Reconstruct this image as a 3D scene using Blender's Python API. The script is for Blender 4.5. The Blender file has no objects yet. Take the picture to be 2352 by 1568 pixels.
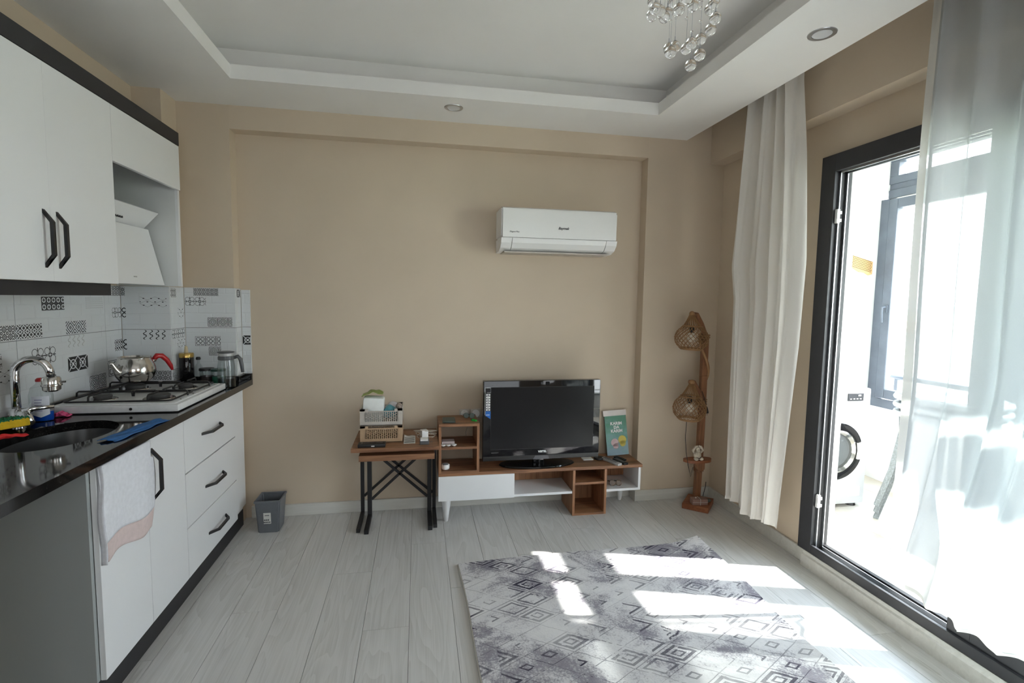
import bpy, bmesh, math, random
from mathutils import Vector, Matrix
random.seed(7)
PI = math.pi
S = bpy.context.scene
C = S.collection
# ------------------------------------------------------------------ camera
F, YAW, PITCH, ROLL, H = 1167.28, 0.183067, -0.0850431, 0.0153097, 1.4
cam = bpy.data.cameras.new('camera'); co = bpy.data.objects.new('camera', cam); C.objects.link(co)
cam.sensor_fit = 'HORIZONTAL'; cam.sensor_width = 36; cam.lens = F * 36 / 2352
cam.clip_start = 0.02; cam.clip_end = 2000
fw = Vector((math.sin(YAW) * math.cos(PITCH), math.cos(YAW) * math.cos(PITCH), math.sin(PITCH)))
r0 = Vector((math.cos(YAW), -math.sin(YAW), 0)); u0 = r0.cross(fw)
rr = math.cos(ROLL) * r0 + math.sin(ROLL) * u0; uu = -math.sin(ROLL) * r0 + math.cos(ROLL) * u0
M = Matrix((rr, uu, -fw)).transposed().to_4x4(); M.translation = (0, 0, H)
co.matrix_world = M
S.camera = co
# ------------------------------------------------------------------ world, sun, exposure
W = bpy.data.worlds.new('world'); S.world = W; W.use_nodes = True
wn, wl = W.node_tree.nodes, W.node_tree.links
bg = wn['Background']; bg.inputs[1].default_value = 4.4
tc = wn.new('ShaderNodeTexCoord'); sx = wn.new('ShaderNodeSeparateXYZ'); cr = wn.new('ShaderNodeValToRGB')
wl.new(tc.outputs['Generated'], sx.inputs[0]); wl.new(sx.outputs[2], cr.inputs[0]); wl.new(cr.outputs[0], bg.inputs[0])
cr.color_ramp.elements[0].color = (.93, .96, 1, 1); cr.color_ramp.elements[1].color = (.62, .78, 1, 1)
sd = bpy.data.lights.new('sun', 'SUN'); sd.energy = 10.5; sd.angle = .012; sd.color = (1, .96, .9)
so = bpy.data.objects.new('sun', sd); C.objects.link(so)
so.rotation_euler = Vector((1.243, -.358, 1)).to_track_quat('Z', 'Y').to_euler()
# added area lamp behind the camera as fill; no window is modelled there
ad = bpy.data.lights.new('rear_fill_light', 'AREA'); ad.shape = 'RECTANGLE'; ad.size = 1.6; ad.size_y = 1.3; ad.energy = 5.5; ad.color = (.86, .93, 1)
ao = bpy.data.objects.new('rear_fill_light', ad); C.objects.link(ao); ao.location = (.3, -2.4, 1.5); ao.rotation_euler = (PI / 2, 0, 0)
a2 = bpy.data.lights.new('side_fill_light', 'AREA'); a2.shape = 'RECTANGLE'; a2.size = 1.3; a2.size_y = 1.0; a2.energy = 4; a2.color = (.92, .96, 1)  # second added fill lamp, brightens cabinets and back wall; no window stands here
a2o = bpy.data.objects.new('side_fill_light', a2); C.objects.link(a2o); a2o.location = (1.93, -.9, 1.65); a2o.rotation_euler = (PI / 2, 0, PI / 2)
S.view_settings.view_transform = 'Standard'; S.view_settings.look = 'None'; S.view_settings.gamma = 1
S.view_settings.use_curve_mapping = False; S.view_settings.exposure = 1.96
S.cycles.use_denoising = True
S.cycles.max_bounces = 10; S.cycles.diffuse_bounces = 6; S.cycles.transparent_max_bounces = 16; S.cycles.transmission_bounces = 8
S.cycles.sample_clamp_indirect = 6; S.cycles.caustics_reflective = False; S.cycles.caustics_refractive = False

# ------------------------------------------------------------------ node helpers
class E:
    """math expression on shader sockets"""
    nt = None
    def __init__(s, v): s.v = v
    @staticmethod
    def m(op, *a):
        n = E.nt.nodes.new('ShaderNodeMath'); n.operation = op
        for i, x in enumerate(a):
            x = x.v if isinstance(x, E) else x
            if isinstance(x, (int, float)): n.inputs[i].default_value = x
            else: E.nt.links.new(x, n.inputs[i])
        return E(n.outputs[0])
    def __add__(s, o): return E.m('ADD', s, o)
    __radd__ = __add__
    def __sub__(s, o): return E.m('SUBTRACT', s, o)
    def __rsub__(s, o): return E.m('SUBTRACT', o, s)
    def __mul__(s, o): return E.m('MULTIPLY', s, o)
    __rmul__ = __mul__
    def lt(s, o): return E.m('LESS_THAN', s, o)
    def gt(s, o): return E.m('GREATER_THAN', s, o)
def ab(a): return E.m('ABSOLUTE', a)
def fr(a): return E.m('FRACT', a)
def fl(a): return E.m('FLOOR', a)
def sn(a): return E.m('SINE', a)
def mx(a, b): return E.m('MAXIMUM', a, b)
def mn(a, b): return E.m('MINIMUM', a, b)
def ln(a, b): return E.m('SQRT', a * a + b * b)

def base(name, color=(.8, .8, .8), rough=.5, metal=0, spec=.5, **k):
    m = bpy.data.materials.new(name); m.use_nodes = True
    p = m.node_tree.nodes['Principled BSDF']
    p.inputs['Base Color'].default_value = (*color, 1); p.inputs['Roughness'].default_value = rough
    p.inputs['Metallic'].default_value = metal; p.inputs['Specular IOR Level'].default_value = spec
    for a, b in k.items(): p.inputs[a.replace('_', ' ')].default_value = b
    E.nt = m.node_tree
    return m, p, m.node_tree.nodes, m.node_tree.links
def coord(n, l, scale=(1, 1, 1), kind='Object', rot=(0, 0, 0)):
    t = n.new('ShaderNodeTexCoord'); mp = n.new('ShaderNodeMapping'); mp.inputs['Scale'].default_value = scale; mp.inputs['Rotation'].default_value = rot
    l.new(t.outputs[kind], mp.inputs[0]); return mp.outputs[0]
def noise(n, l, vec, scale=5, detail=4, rough=.5, dist=0):
    t = n.new('ShaderNodeTexNoise'); t.inputs['Scale'].default_value = scale; t.inputs['Detail'].default_value = detail
    t.inputs['Roughness'].default_value = rough; t.inputs['Distortion'].default_value = dist
    if vec is not None: l.new(vec, t.inputs['Vector'])
    return t.outputs[0]
def ramp(n, l, fac, *st):
    r = n.new('ShaderNodeValToRGB'); e = r.color_ramp.elements
    while len(e) < len(st): e.new(.5)
    for i, (p, c) in enumerate(st): e[i].position = p; e[i].color = (*c, 1)
    l.new(fac, r.inputs[0]); return r.outputs[0]
def bump(n, l, p, h, strength=.2, dist=.002):
    b = n.new('ShaderNodeBump'); b.inputs['Strength'].default_value = strength; b.inputs['Distance'].default_value = dist
    l.new(h, b.inputs['Height']); l.new(b.outputs[0], p.inputs['Normal'])
def mixc(n, l, fac, a, b):
    x = n.new('ShaderNodeMix'); x.data_type = 'RGBA'
    for i, s_ in ((0, fac), (6, a), (7, b)):
        if isinstance(s_, tuple): x.inputs[i].default_value = (*s_, 1)
        elif isinstance(s_, float): x.inputs[i].default_value = s_
        else: l.new(s_, x.inputs[i])
    return x.outputs[2]

def paint(name, c, rough=.6, nz=.03, sc=3, bs=.15, bsc=180):
    m, p, n, l = base(name, c, rough)
    v = coord(n, l)
    a = noise(n, l, v, sc, 3)
    l.new(ramp(n, l, a, (.3, tuple(x * (1 - nz) for x in c)), (.7, tuple(min(1, x * (1 + nz)) for x in c))), p.inputs['Base Color'])
    if bs: bump(n, l, p, noise(n, l, v, bsc, 2), bs, .001)
    return m
def plain(name, c, rough=.5, metal=0, **k):
    m, p, n, l = base(name, c, rough, metal, **k)
    a = noise(n, l, coord(n, l), 40, 3)
    l.new(ramp(n, l, a, (.3, tuple(x * .94 for x in c)), (.7, tuple(min(1, x * 1.04) for x in c))), p.inputs['Base Color'])
    return m
def wood(name, dark, light, axis=0, rough=.45, scale=1):
    m, p, n, l = base(name, light, rough)
    sc = [14 * scale] * 3; sc[axis] = 1.1 * scale
    v = coord(n, l, tuple(sc))
    a = noise(n, l, v, 2.2, 8, .62, 1.2)
    l.new(ramp(n, l, a, (.32, dark), (.5, tuple((x + y) / 2 for x, y in zip(dark, light))), (.66, light)), p.inputs['Base Color'])
    bump(n, l, p, a, .12, .001)
    return m
def glass(name, tint=(1, 1, 1), rough=0, amount=.08):
    m = bpy.data.materials.new(name); m.use_nodes = True; n, l = m.node_tree.nodes, m.node_tree.links
    n.remove(n['Principled BSDF']); o = n['Material Output']
    t = n.new('ShaderNodeBsdfTransparent'); t.inputs[0].default_value = (*tint, 1)
    g = n.new('ShaderNodeBsdfGlossy'); g.inputs['Roughness'].default_value = rough
    lw = n.new('ShaderNodeLayerWeight'); lw.inputs[0].default_value = .5; E.nt = m.node_tree
    f = E.m('POWER', E(lw.outputs['Facing']), 5) * .6 + .035
    x = n.new('ShaderNodeMixShader'); l.new(f.v, x.inputs[0]); l.new(t.outputs[0], x.inputs[1]); l.new(g.outputs[0], x.inputs[2]); l.new(x.outputs[0], o.inputs[0])
    return m
def sheer(name, col, op, trans=.6):
    m = bpy.data.materials.new(name); m.use_nodes = True; n, l = m.node_tree.nodes, m.node_tree.links
    n.remove(n['Principled BSDF']); o = n['Material Output']
    v = coord(n, l, (1, 1, 1))
    nz = noise(n, l, v, 900, 1)
    d = n.new('ShaderNodeBsdfDiffuse'); d.inputs[0].default_value = (*col, 1)
    t = n.new('ShaderNodeBsdfTranslucent'); t.inputs[0].default_value = (*col, 1)
    tr = n.new('ShaderNodeBsdfTransparent')
    a = n.new('ShaderNodeMixShader'); a.inputs[0].default_value = trans; l.new(d.outputs[0], a.inputs[1]); l.new(t.outputs[0], a.inputs[2])
    # weave covers more when seen edge on
    lw = n.new('ShaderNodeLayerWeight'); lw.inputs[0].default_value = .35
    E.nt = m.node_tree
    fac = mn(E(lw.outputs['Facing']) * (1 - op) + op + (E(nz) - .5) * .1, 1)
    b = n.new('ShaderNodeMixShader'); l.new(fac.v, b.inputs[0]); l.new(tr.outputs[0], b.inputs[1]); l.new(a.outputs[0], b.inputs[2]); l.new(b.outputs[0], o.inputs[0])
    return m

# ------------------------------------------------------------------ materials
MAT = {}
MAT['wall'] = paint('beige_paint', (.59, .492, .378), .7)
MAT['ceil'] = paint('ceiling_paint', (.80, .79, .77), .8, .015)
MAT['balc'] = paint('balcony_plaster', (.70, .70, .69), .8)
MAT['white'] = paint('white_lacquer', (.78, .79, .80), .32, .01, 2, 0)
MAT['greyside'] = paint('grey_board', (.33, .355, .35), .4, .01, 2, 0)
MAT['innergrey'] = paint('pale_board', (.68, .69, .68), .5, .01, 2, 0)
MAT['anthra'] = paint('anthracite_board', (.020, .020, .023), .5, .03, 2, 0)
MAT['black'] = plain('matt_black', (.012, .012, .013), .42)
MAT['blacksteel'] = plain('black_powder_coat', (.013, .013, .015), .5)
MAT['doorframe'] = plain('anthracite_profile', (.026, .027, .032), .45)
MAT['doorblack'] = plain('black_gasket', (.006, .006, .008), .5)
MAT['alu'] = plain('aluminium', (.55, .56, .58), .3, 1)
MAT['greyframe'] = paint('grey_profile', (.085, .10, .125), .45, .12, 9, .1, 40)
MAT['chrome'] = plain('chrome', (.75, .75, .75), .08, 1)
MAT['steel'] = plain('brushed_steel', (.62, .60, .57), .14, 1)
MAT['enamel'] = plain('white_enamel', (.72, .73, .73), .2)
MAT['iron'] = plain('black_iron', (.015, .015, .015), .5)
MAT['plastic_w'] = paint('white_plastic', (.80, .80, .79), .35, .01, 3, 0)
MAT['basew'] = wood('skirting_white', (.58, .57, .53), (.66, .65, .61), 0)
MAT['wood'] = wood('walnut_board', (.125, .052, .023), (.37, .18, .088), 0)
MAT['woodv'] = wood('walnut_board_upright', (.18, .08, .036), (.41, .205, .102), 2)
MAT['pine'] = wood('stained_pine', (.14, .055, .022), (.27, .12, .055), 2, .5)
MAT['pineflat'] = wood('stained_pine_plate', (.20, .06, .022), (.33, .12, .05), 0, .5)
MAT['rattan'] = plain('rattan', (.31, .165, .068), .55)
MAT['glass'] = glass('clear_glass')
MAT['winglass'] = glass('window_glass', (.96, .98, .98))
m, p, n, l = base('crystal', (1, 1, 1), 0.0); p.inputs['Transmission Weight'].default_value = 1; p.inputs['IOR'].default_value = 1.5; MAT['crystal'] = m
MAT['jarglass'] = glass('jar_glass', (.90, .92, .92), .02)
MAT['curtain'] = sheer('opaque_voile', (.87, .85, .81), .93, .3)
MAT['grout'] = paint('dark_grout', (.10, .105, .11), .9)
MAT['sheer'] = sheer('sheer_voile', (.55, .57, .58), .84, .38)
MAT['cloth_w'] = paint('white_towelling', (.72, .73, .77), .9, .05, 60, .8, 500)
MAT['cloth_p'] = paint('pink_towelling', (.66, .54, .52), .9, .05, 60, .8, 500)
MAT['red'] = plain('red_plastic', (.42, .008, .012), .3)

# granite
m, p, n, l = base('black_granite', (.012, .012, .012), .06, spec=.6)
v = coord(n, l); a = noise(n, l, v, 260, 3, .6); b = noise(n, l, v, 45, 4)
E.nt = m.node_tree
l.new(ramp(n, l, (E(a) * .7 + E(b) * .35).v, (.50, (.006, .006, .006)), (.64, (.02, .019, .018)), (.78, (.10, .085, .07))), p.inputs['Base Color'])
MAT['granite'] = m
# laminate floor, each plank shifts the grain by its own random number
m, p, n, l = base('laminate', (.5, .49, .47), .34)
t = n.new('ShaderNodeTexCoord'); oi = n.new('ShaderNodeObjectInfo'); vm = n.new('ShaderNodeVectorMath'); vm.operation = 'ADD'
cb = n.new('ShaderNodeCombineXYZ'); E.nt = m.node_tree
rnd = E(oi.outputs['Random'])
l.new((rnd * 37).v, cb.inputs[0]); l.new((rnd * 11).v, cb.inputs[1]); l.new((rnd * 5).v, cb.inputs[2])
l.new(t.outputs['Object'], vm.inputs[0]); l.new(cb.outputs[0], vm.inputs[1])
mp = n.new('ShaderNodeMapping'); mp.inputs['Scale'].default_value = (7, .8, 1); l.new(vm.outputs[0], mp.inputs[0])
nA = E(noise(n, l, mp.outputs[0], 1.1, 2, .4, .4))
rings = fr(nA * 11)
mp2 = n.new('ShaderNodeMapping'); mp2.inputs['Scale'].default_value = (170, 3, 1); l.new(vm.outputs[0], mp2.inputs[0])
fine = E(noise(n, l, mp2.outputs[0], 1.0, 3))
mp3 = n.new('ShaderNodeMapping'); mp3.inputs['Scale'].default_value = (4, 1.2, 1); l.new(vm.outputs[0], mp3.inputs[0])
blot = E(noise(n, l, mp3.outputs[0], 1.3, 3))
g = rings * .17 + fine * .50 + blot * .30 + (rnd - .5) * .04 + .03
l.new(ramp(n, l, g.v, (.22, (.42, .41, .395)), (.40, (.55, .545, .53)), (.62, (.645, .64, .63))), p.inputs['Base Color'])
bump(n, l, p, g.v, .1, .001)
MAT['laminate'] = m
# balcony tiles
m, p, n, l = base('balcony_tile', (.72, .68, .61), .18)
a = noise(n, l, coord(n, l), 3, 5)
l.new(ramp(n, l, a, (.35, (.46, .42, .35)), (.65, (.60, .57, .52))), p.inputs['Base Color']); MAT['btile'] = m
# white wall tile with faint brick relief
m, p, n, l = base('glazed_tile', (.66, .68, .69), .18)
bk = n.new('ShaderNodeTexBrick'); l.new(coord(n, l, kind='UV'), bk.inputs[0])
bk.inputs['Scale'].default_value = 1; bk.inputs['Mortar Size'].default_value = .004; bk.inputs['Mortar Smooth'].default_value = .6
bk.inputs['Brick Width'].default_value = .148; bk.inputs['Row Height'].default_value = .0575
for q in (1, 2): bk.inputs[q].default_value = (1, 1, 1, 1)
bk.inputs[3].default_value = (0, 0, 0, 1)
bump(n, l, p, bk.outputs[0], .35, .002)
MAT['tile'] = m
# printed motifs: UV runs 0..aspect by 0..1
def motif(kind, ink=(.03, .03, .03)):
    m, p, n, l = base('printed_motif_' + kind, (.66, .68, .69), .2)
    t = n.new('ShaderNodeTexCoord'); s_ = n.new('ShaderNodeSeparateXYZ'); l.new(t.outputs['UV'], s_.inputs[0])
    u, v = E(s_.outputs[0]), E(s_.outputs[1])
    if kind == 'rings':
        x, y = fr(u * 2) - .5, fr(v * 2) - .5; r = ln(x, y)
        cx, cy = ab(x) - .5, ab(y) - .5; q = ln(cx, cy)
        f = mx(ab(r - .33).lt(.06), mx(ab(r - .14).lt(.05), mx(ab(q - .16).lt(.06), mn(mn(ab(x), ab(y)).lt(.05), r.gt(.33)))))
    elif kind == 'cross':
        x, y = fr(u * 2) - .5, fr(v * 2) - .5; r = ln(x, y)
        f = mx(mx(ab(x), ab(y)).gt(.44), mx(mn(mn(ab(x), ab(y)).lt(.09), r.lt(.26)), mn(r.gt(.38), (ab(x) + ab(y)).lt(.82))))
    elif kind == 'lattice':
        f = mx(ab(fr((u + v) * 2) - .5).lt(.13), ab(fr((u - v) * 2) - .5).lt(.13))
    elif kind == 'dots':
        x, y = fr(u * 6) - .5, fr(v * 6) - .5; f = ln(x, y).lt(.22)
    elif kind == 'sparse':
        x, y = fr(u * 1.5 + fl(v * 3) * .5) - .5, fr(v * 3) - .5
        f = mx(ln(x, y).lt(.13), mx(ab(fr(u * .75 + v * 1.5) - .5).lt(.012), ab(fr(u * .75 - v * 1.5) - .5).lt(.012)))
    elif kind == 'wave':
        f = ab(fr(u * 1.7 + sn(v * 12.6) * .22) - .5).lt(.09)
        f = mx(f, mn(ab(v - .5).lt(.03), ab(fr(u * 1.7) - .5).lt(.22)))
    elif kind == 'star':
        x, y = fr(u) - .5, fr(v) - .5
        a_ = ab(x) + ab(y); d_ = ab(ab(x) - ab(y))
        f = mx(ab(a_ - .46).lt(.03), mx(ab(a_ - .34).lt(.03), mx(mn(a_.lt(.28), ab(fr(d_ * 6) - .5).lt(.24)), mn(a_.gt(.52), ab(fr(a_ * 5 + d_ * 4) - .5).lt(.2)))))
    elif kind == 'scroll':
        x, y = fr(u) - .5, fr(v) - .5
        cx, cy = ab(x) - .25, ab(y) - .25; r = ln(cx, cy)
        f = mx(mx(ab(x), ab(y)).gt(.47), mx(mn(ab(r - .13).lt(.025), (cx + cy).gt(-.06)), mx(ab(ab(x) + ab(y) - .2).lt(.025), mn(ab(r - .2).lt(.02), (cx + cy).lt(.05)))))
    elif kind == 'petal':
        x, y = fr(u) - .5, fr(v) - .5
        cx, cy = ab(x) - .24, ab(y) - .24; r = ln(cx, cy); r0_ = ln(x, y)
        f = mx(ab(r - .21).lt(.018), mx(ab(r0_ - .1).lt(.025), mn(mn(ab(x), ab(y)).lt(.03), r0_.gt(.3))))
    elif kind == 'dark':
        x, y = fr(u) - .5, fr(v) - .5; r = ln(x, y)
        f = 1 - mx(ln(x, y).lt(.1), mx(ab(ab(x) - ab(y)).lt(.045), mx(ab(r - .3).lt(.03), ln(ab(x) - .25, ab(y)).lt(.05))))
    elif kind == 'damask':
        x, y = ab(fr(u * 1.5) - .5), ab(fr(v * 2) - .5)
        f = (sn(x * 17) * sn(y * 15) + sn((x + y) * 19) * .5).gt(.10)
    elif kind == 'fret':
        f = ab(fr((ab(fr(u * 1) - .5) + ab(fr(v) - .5)) * 4) - .5).lt(.2)
        x, y = fr(u) - .5, fr(v) - .5
        f = mn(f, 1 - ln(x, y).lt(.08)); f = mx(f, ln(x, y).lt(.05))
    c = mixc(n, l, (f * (1.0 if kind not in ('dots', 'faint') else .75)).v, (.66, .68, .69), ink)
    l.new(c, p.inputs['Base Color']); return m
MOT = {}
for k_ in ('rings', 'cross', 'lattice', 'dots', 'sparse', 'wave', 'star', 'scroll', 'petal', 'dark', 'damask', 'fret'): MOT[k_] = motif(k_)
MOT['faint'] = motif('wave', (.45, .46, .45)); MOT['fdots'] = motif('dots', (.25, .25, .25))

# rug
m, p, n, l = base('printed_rug', (.6, .6, .6), .95)
t = n.new('ShaderNodeTexCoord'); s_ = n.new('ShaderNodeSeparateXYZ'); l.new(t.outputs['Object'], s_.inputs[0]); E.nt = m.node_tree
wob = E(noise(n, l, t.outputs['Object'], 14, 2))
X, Y = E(s_.outputs[0]) + (wob - .5) * .012, E(s_.outputs[1]) + (wob - .5) * .012
a1, a2 = math.radians(29), math.radians(-33); det = math.cos(a1) * math.sin(a2) - math.cos(a2) * math.sin(a1)
L = .118
sv = (X * math.sin(a2) - Y * math.cos(a2)) * (1 / det / L); tv = (Y * math.cos(a1) - X * math.sin(a1)) * (1 / det / L)
fx, fy = fr(sv) - .5, fr(tv) - .5; mm = mx(ab(fx), ab(fy))
cbn = n.new('ShaderNodeCombineXYZ'); l.new(fl(sv).v, cbn.inputs[0]); l.new(fl(tv).v, cbn.inputs[1])
wnz = n.new('ShaderNodeTexWhiteNoise'); l.new(cbn.outputs[0], wnz.inputs[0]); q1 = E(wnz.outputs[0])
sc_ = n.new('ShaderNodeSeparateColor'); l.new(wnz.outputs[1], sc_.inputs[0]); q2, q3 = E(sc_.outputs[1]), E(sc_.outputs[2])
er = E(noise(n, l, t.outputs['Object'], 9, 5, .65)); er2 = E(noise(n, l, t.outputs['Object'], 60, 3))
half = mx((fx + fy).gt(0), q3.gt(.45))
thick = q2 * .03 + .032
ink = mx(mm.gt(.48) * (q3 * .8 + .25), mx(mn(ab(mm - .33).lt(thick), q1.gt(.45)), mn(ab(mm - .14).lt(.035), q2.gt(.52))))
ink = ink * half * mx((er + (er2 - .5) * .35).lt(.60), 0)
big = E(noise(n, l, t.outputs['Object'], 3.2, 7, .68, .4)); gr = E(noise(n, l, t.outputs['Object'], 120, 3, .7))
grey = ramp(n, l, (big + (gr - .5) * .28).v, (.40, (.72, .71, .71)), (.50, (.64, .63, .64)), (.58, (.30, .285, .32)), (.74, (.19, .175, .215)))
strength = E(noise(n, l, t.outputs['Object'], 3.1, 2)) * 2.2 - .45
c = mixc(n, l, mn(mx(ink * mn(mx(strength, .45), 1), 0), 1).v, grey, (.03, .026, .05))
l.new(c, p.inputs['Base Color']); bump(n, l, p, gr.v, .6, .003); MAT['rug'] = m
MAT['rugedge'] = plain('rug_binding', (.62, .60, .56), .9)
# perforated crate etc.
MAT['crate_g'] = plain('greige_plastic', (.50, .46, .41), .5)
MAT['crate_b'] = plain('beige_plastic', (.52, .36, .22), .5)
MAT['screen'] = paint('lcd_screen', (.010, .010, .011), .22, .02, 2, 0)
MAT['screen'].node_tree.nodes['Principled BSDF'].inputs['Specular IOR Level'].default_value = .3
MAT['gloss'] = plain('piano_black', (.006, .006, .007), .05)
MAT['woven'] = paint('woven_grey_plastic', (.17, .19, .20), .6, .3, 90, .8, 160)
MAT['ringglass'] = glass('washer_glass', (.55, .57, .58), .03)

# ------------------------------------------------------------------ mesh helpers
class B:
    def __init__(s): s.b = bmesh.new()
    def box(s, x0, x1, y0, y1, z0, z1, bev=0, rot=None):
        t = bmesh.new(); bmesh.ops.create_cube(t, size=1)
        for v in t.verts: v.co = Vector(((x0 + x1) / 2 + v.co.x * (x1 - x0), (y0 + y1) / 2 + v.co.y * (y1 - y0), (z0 + z1) / 2 + v.co.z * (z1 - z0)))
        if bev: bmesh.ops.bevel(t, geom=t.edges[:] , offset=bev, segments=2, affect='EDGES', profile=.6)
        s.add(t, rot); return s
    def add(s, t, rot=None):
        if rot is not None: bmesh.ops.transform(t, matrix=rot, verts=t.verts)
        me = bpy.data.meshes.new('tmp'); t.to_mesh(me); t.free(); s.b.from_mesh(me); bpy.data.meshes.remove(me)
    def lathe(s, prof, c=(0, 0, 0), seg=32, rot=None, sx=1, sy=1):
        t = bmesh.new(); rings = []
        for r, z in prof:
            if r < 1e-6: rings.append([t.verts.new((0, 0, z))])
            else: rings.append([t.verts.new((r * math.cos(2 * PI * i / seg) * sx, r * math.sin(2 * PI * i / seg) * sy, z)) for i in range(seg)])
        for a, b in zip(rings, rings[1:]):
            for i in range(seg):
                j = (i + 1) % seg
                if len(a) == 1 and len(b) == 1: continue
                if len(a) == 1: t.faces.new((a[0], b[j], b[i]))
                elif len(b) == 1: t.faces.new((a[i], a[j], b[0]))
                else: t.faces.new((a[i], a[j], b[j], b[i]))
        M_ = Matrix.Translation(c) @ (rot if rot is not None else Matrix())
        bmesh.ops.recalc_face_normals(t, faces=t.faces)
        s.add(t, M_); return s
    def tube(s, pts, r, seg=8, closed=False):
        pts = [Vector(p) for p in pts]; n = len(pts)
        rad = r if isinstance(r, (list, tuple)) else [r] * n
        t = bmesh.new(); rings = []; ref = None
        for i, p in enumerate(pts):
            a = pts[(i - 1) % n] if (closed or i > 0) else p; b = pts[(i + 1) % n] if (closed or i < n - 1) else p
            d = (b - a).normalized()
            if ref is None: ref = Vector((0, 0, 1)) if abs(d.z) < .9 else Vector((1, 0, 0))
            u_ = (ref - d * ref.dot(d)).normalized(); w_ = d.cross(u_); ref = u_
            rings.append([t.verts.new(p + rad[i] * (math.cos(2 * PI * k / seg) * u_ + math.sin(2 * PI * k / seg) * w_)) for k in range(seg)])
        for i in range(n if closed else n - 1):
            a, b = rings[i], rings[(i + 1) % n]
            for k in range(seg): t.faces.new((a[k], a[(k + 1) % seg], b[(k + 1) % seg], b[k]))
        if not closed:
            t.faces.new(rings[0][::-1]); t.faces.new(rings[-1])
        bmesh.ops.recalc_face_normals(t, faces=t.faces)
        s.add(t); return s
    def bar(s, p0, p1, w, h, up=(0, 0, 1), bev=0):
        p0, p1 = Vector(p0), Vector(p1); d = p1 - p0; L_ = d.length; d.normalize(); up = Vector(up)
        x = d.cross(up).normalized(); z = x.cross(d)
        t = bmesh.new(); bmesh.ops.create_cube(t, size=1)
        for v in t.verts: v.co = Vector((v.co.x * w, v.co.y * L_, v.co.z * h))
        if bev: bmesh.ops.bevel(t, geom=t.edges[:], offset=bev, segments=1, affect='EDGES')
        R = Matrix((x, d, z)).transposed().to_4x4(); R.translation = (p0 + p1) / 2
        s.add(t, R); return s
    def prism(s, poly, axis, a, b):
        """poly = 2D points in the plane normal to axis; extruded a..b"""
        t = bmesh.new()
        def mk(q, h): return {'x': (h, q[0], q[1]), 'y': (q[0], h, q[1]), 'z': (q[0], q[1], h)}[axis]
        A = [t.verts.new(mk(q, a)) for q in poly]; Bv = [t.verts.new(mk(q, b)) for q in poly]
        t.faces.new(A); t.faces.new(Bv[::-1])
        for i in range(len(poly)): t.faces.new((A[i], Bv[i], Bv[(i + 1) % len(poly)], A[(i + 1) % len(poly)]))
        bmesh.ops.recalc_face_normals(t, faces=t.faces); s.add(t); return s
    def sphere(s, c, r, seg=20, sx=1, sy=1, sz=1):
        t = bmesh.new(); bmesh.ops.create_uvsphere(t, u_segments=seg, v_segments=max(6, seg // 2), radius=r)
        s.add(t, Matrix.Translation(c) @ Matrix.Diagonal((sx, sy, sz, 1))); return s
    def grid(s, f, nu, nv, thick=0):
        t = bmesh.new(); g_ = [[t.verts.new(f(i / nu, j / nv)) for j in range(nv + 1)] for i in range(nu + 1)]
        for i in range(nu):
            for j in range(nv): t.faces.new((g_[i][j], g_[i + 1][j], g_[i + 1][j + 1], g_[i][j + 1]))
        bmesh.ops.recalc_face_normals(t, faces=t.faces)
        if thick: bmesh.ops.solidify(t, geom=t.faces[:], thickness=thick)
        s.add(t); return s
def rootloc(o):
    while o.parent: o = o.parent
    return Vector(o.location)
def obj(name, b, mat, parent=None, smooth=False, uv=None, label=None, cat=None, group=None, kind=None):
    me = bpy.data.meshes.new(name); bm = b.b
    if parent is not None: off = rootloc(parent)
    else:
        xs = [v.co for v in bm.verts]
        off = Vector(((min(v.x for v in xs) + max(v.x for v in xs)) / 2, (min(v.y for v in xs) + max(v.y for v in xs)) / 2, min(v.z for v in xs)))
    if uv:
        lay = bm.loops.layers.uv.verify()
        for f_ in bm.faces:
            for lp in f_.loops: lp[lay].uv = uv(lp.vert.co)
    for v in bm.verts: v.co -= off
    bm.to_mesh(me); bm.free()
    me.materials.append(MAT[mat] if isinstance(mat, str) else mat)
    if smooth:
        for q in me.polygons: q.use_smooth = True
        if smooth != 'all':
            try: me.set_sharp_from_angle(angle=math.radians(38))
            except Exception: pass
    o = bpy.data.objects.new(name, me); C.objects.link(o)
    if parent is not None: o.parent = parent
    else: o.location = off
    tag(o, label, cat, group, kind)
    return o
def tag(o, label=None, cat=None, group=None, kind=None):
    if label: o['label'] = label
    if cat: o['category'] = cat
    if group: o['group'] = group
    if kind: o['kind'] = kind
def thing(name, loc, label, cat, group=None):
    o = bpy.data.objects.new(name, None); o.empty_display_size = .05; C.objects.link(o); o.location = loc
    tag(o, label, cat, group); return o
def struct(name, b, mat, label=None, **k):
    return obj(name, b, mat, None, kind='structure', label=label, cat=None, **k)
def text(name, body, size, mat, parent, loc, rx=PI / 2, rz=0, ext=.0004, ry=0, shear=0, align='CENTER', space=1, bold=0):
    cu = bpy.data.curves.new('t', 'FONT'); cu.body = body; cu.size = size; cu.align_x = align; cu.align_y = 'CENTER'; cu.extrude = ext; cu.shear = shear; cu.space_line = space; cu.offset = bold
    cu.resolution_u = 3
    to = bpy.data.objects.new('t', cu); C.objects.link(to)
    dg = bpy.context.evaluated_depsgraph_get(); me = bpy.data.meshes.new_from_object(to.evaluated_get(dg))
    bpy.data.objects.remove(to)
    R = Matrix.Translation(Vector(loc) - rootloc(parent)) @ Matrix.Rotation(rz, 4, 'Z') @ Matrix.Rotation(rx, 4, 'X') @ Matrix.Rotation(ry, 4, 'Z')
    me.transform(R); me.materials.clear(); me.materials.append(MAT[mat] if isinstance(mat, str) else mat)
    o = bpy.data.objects.new(name, me); C.objects.link(o); o.parent = parent
    return o
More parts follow.
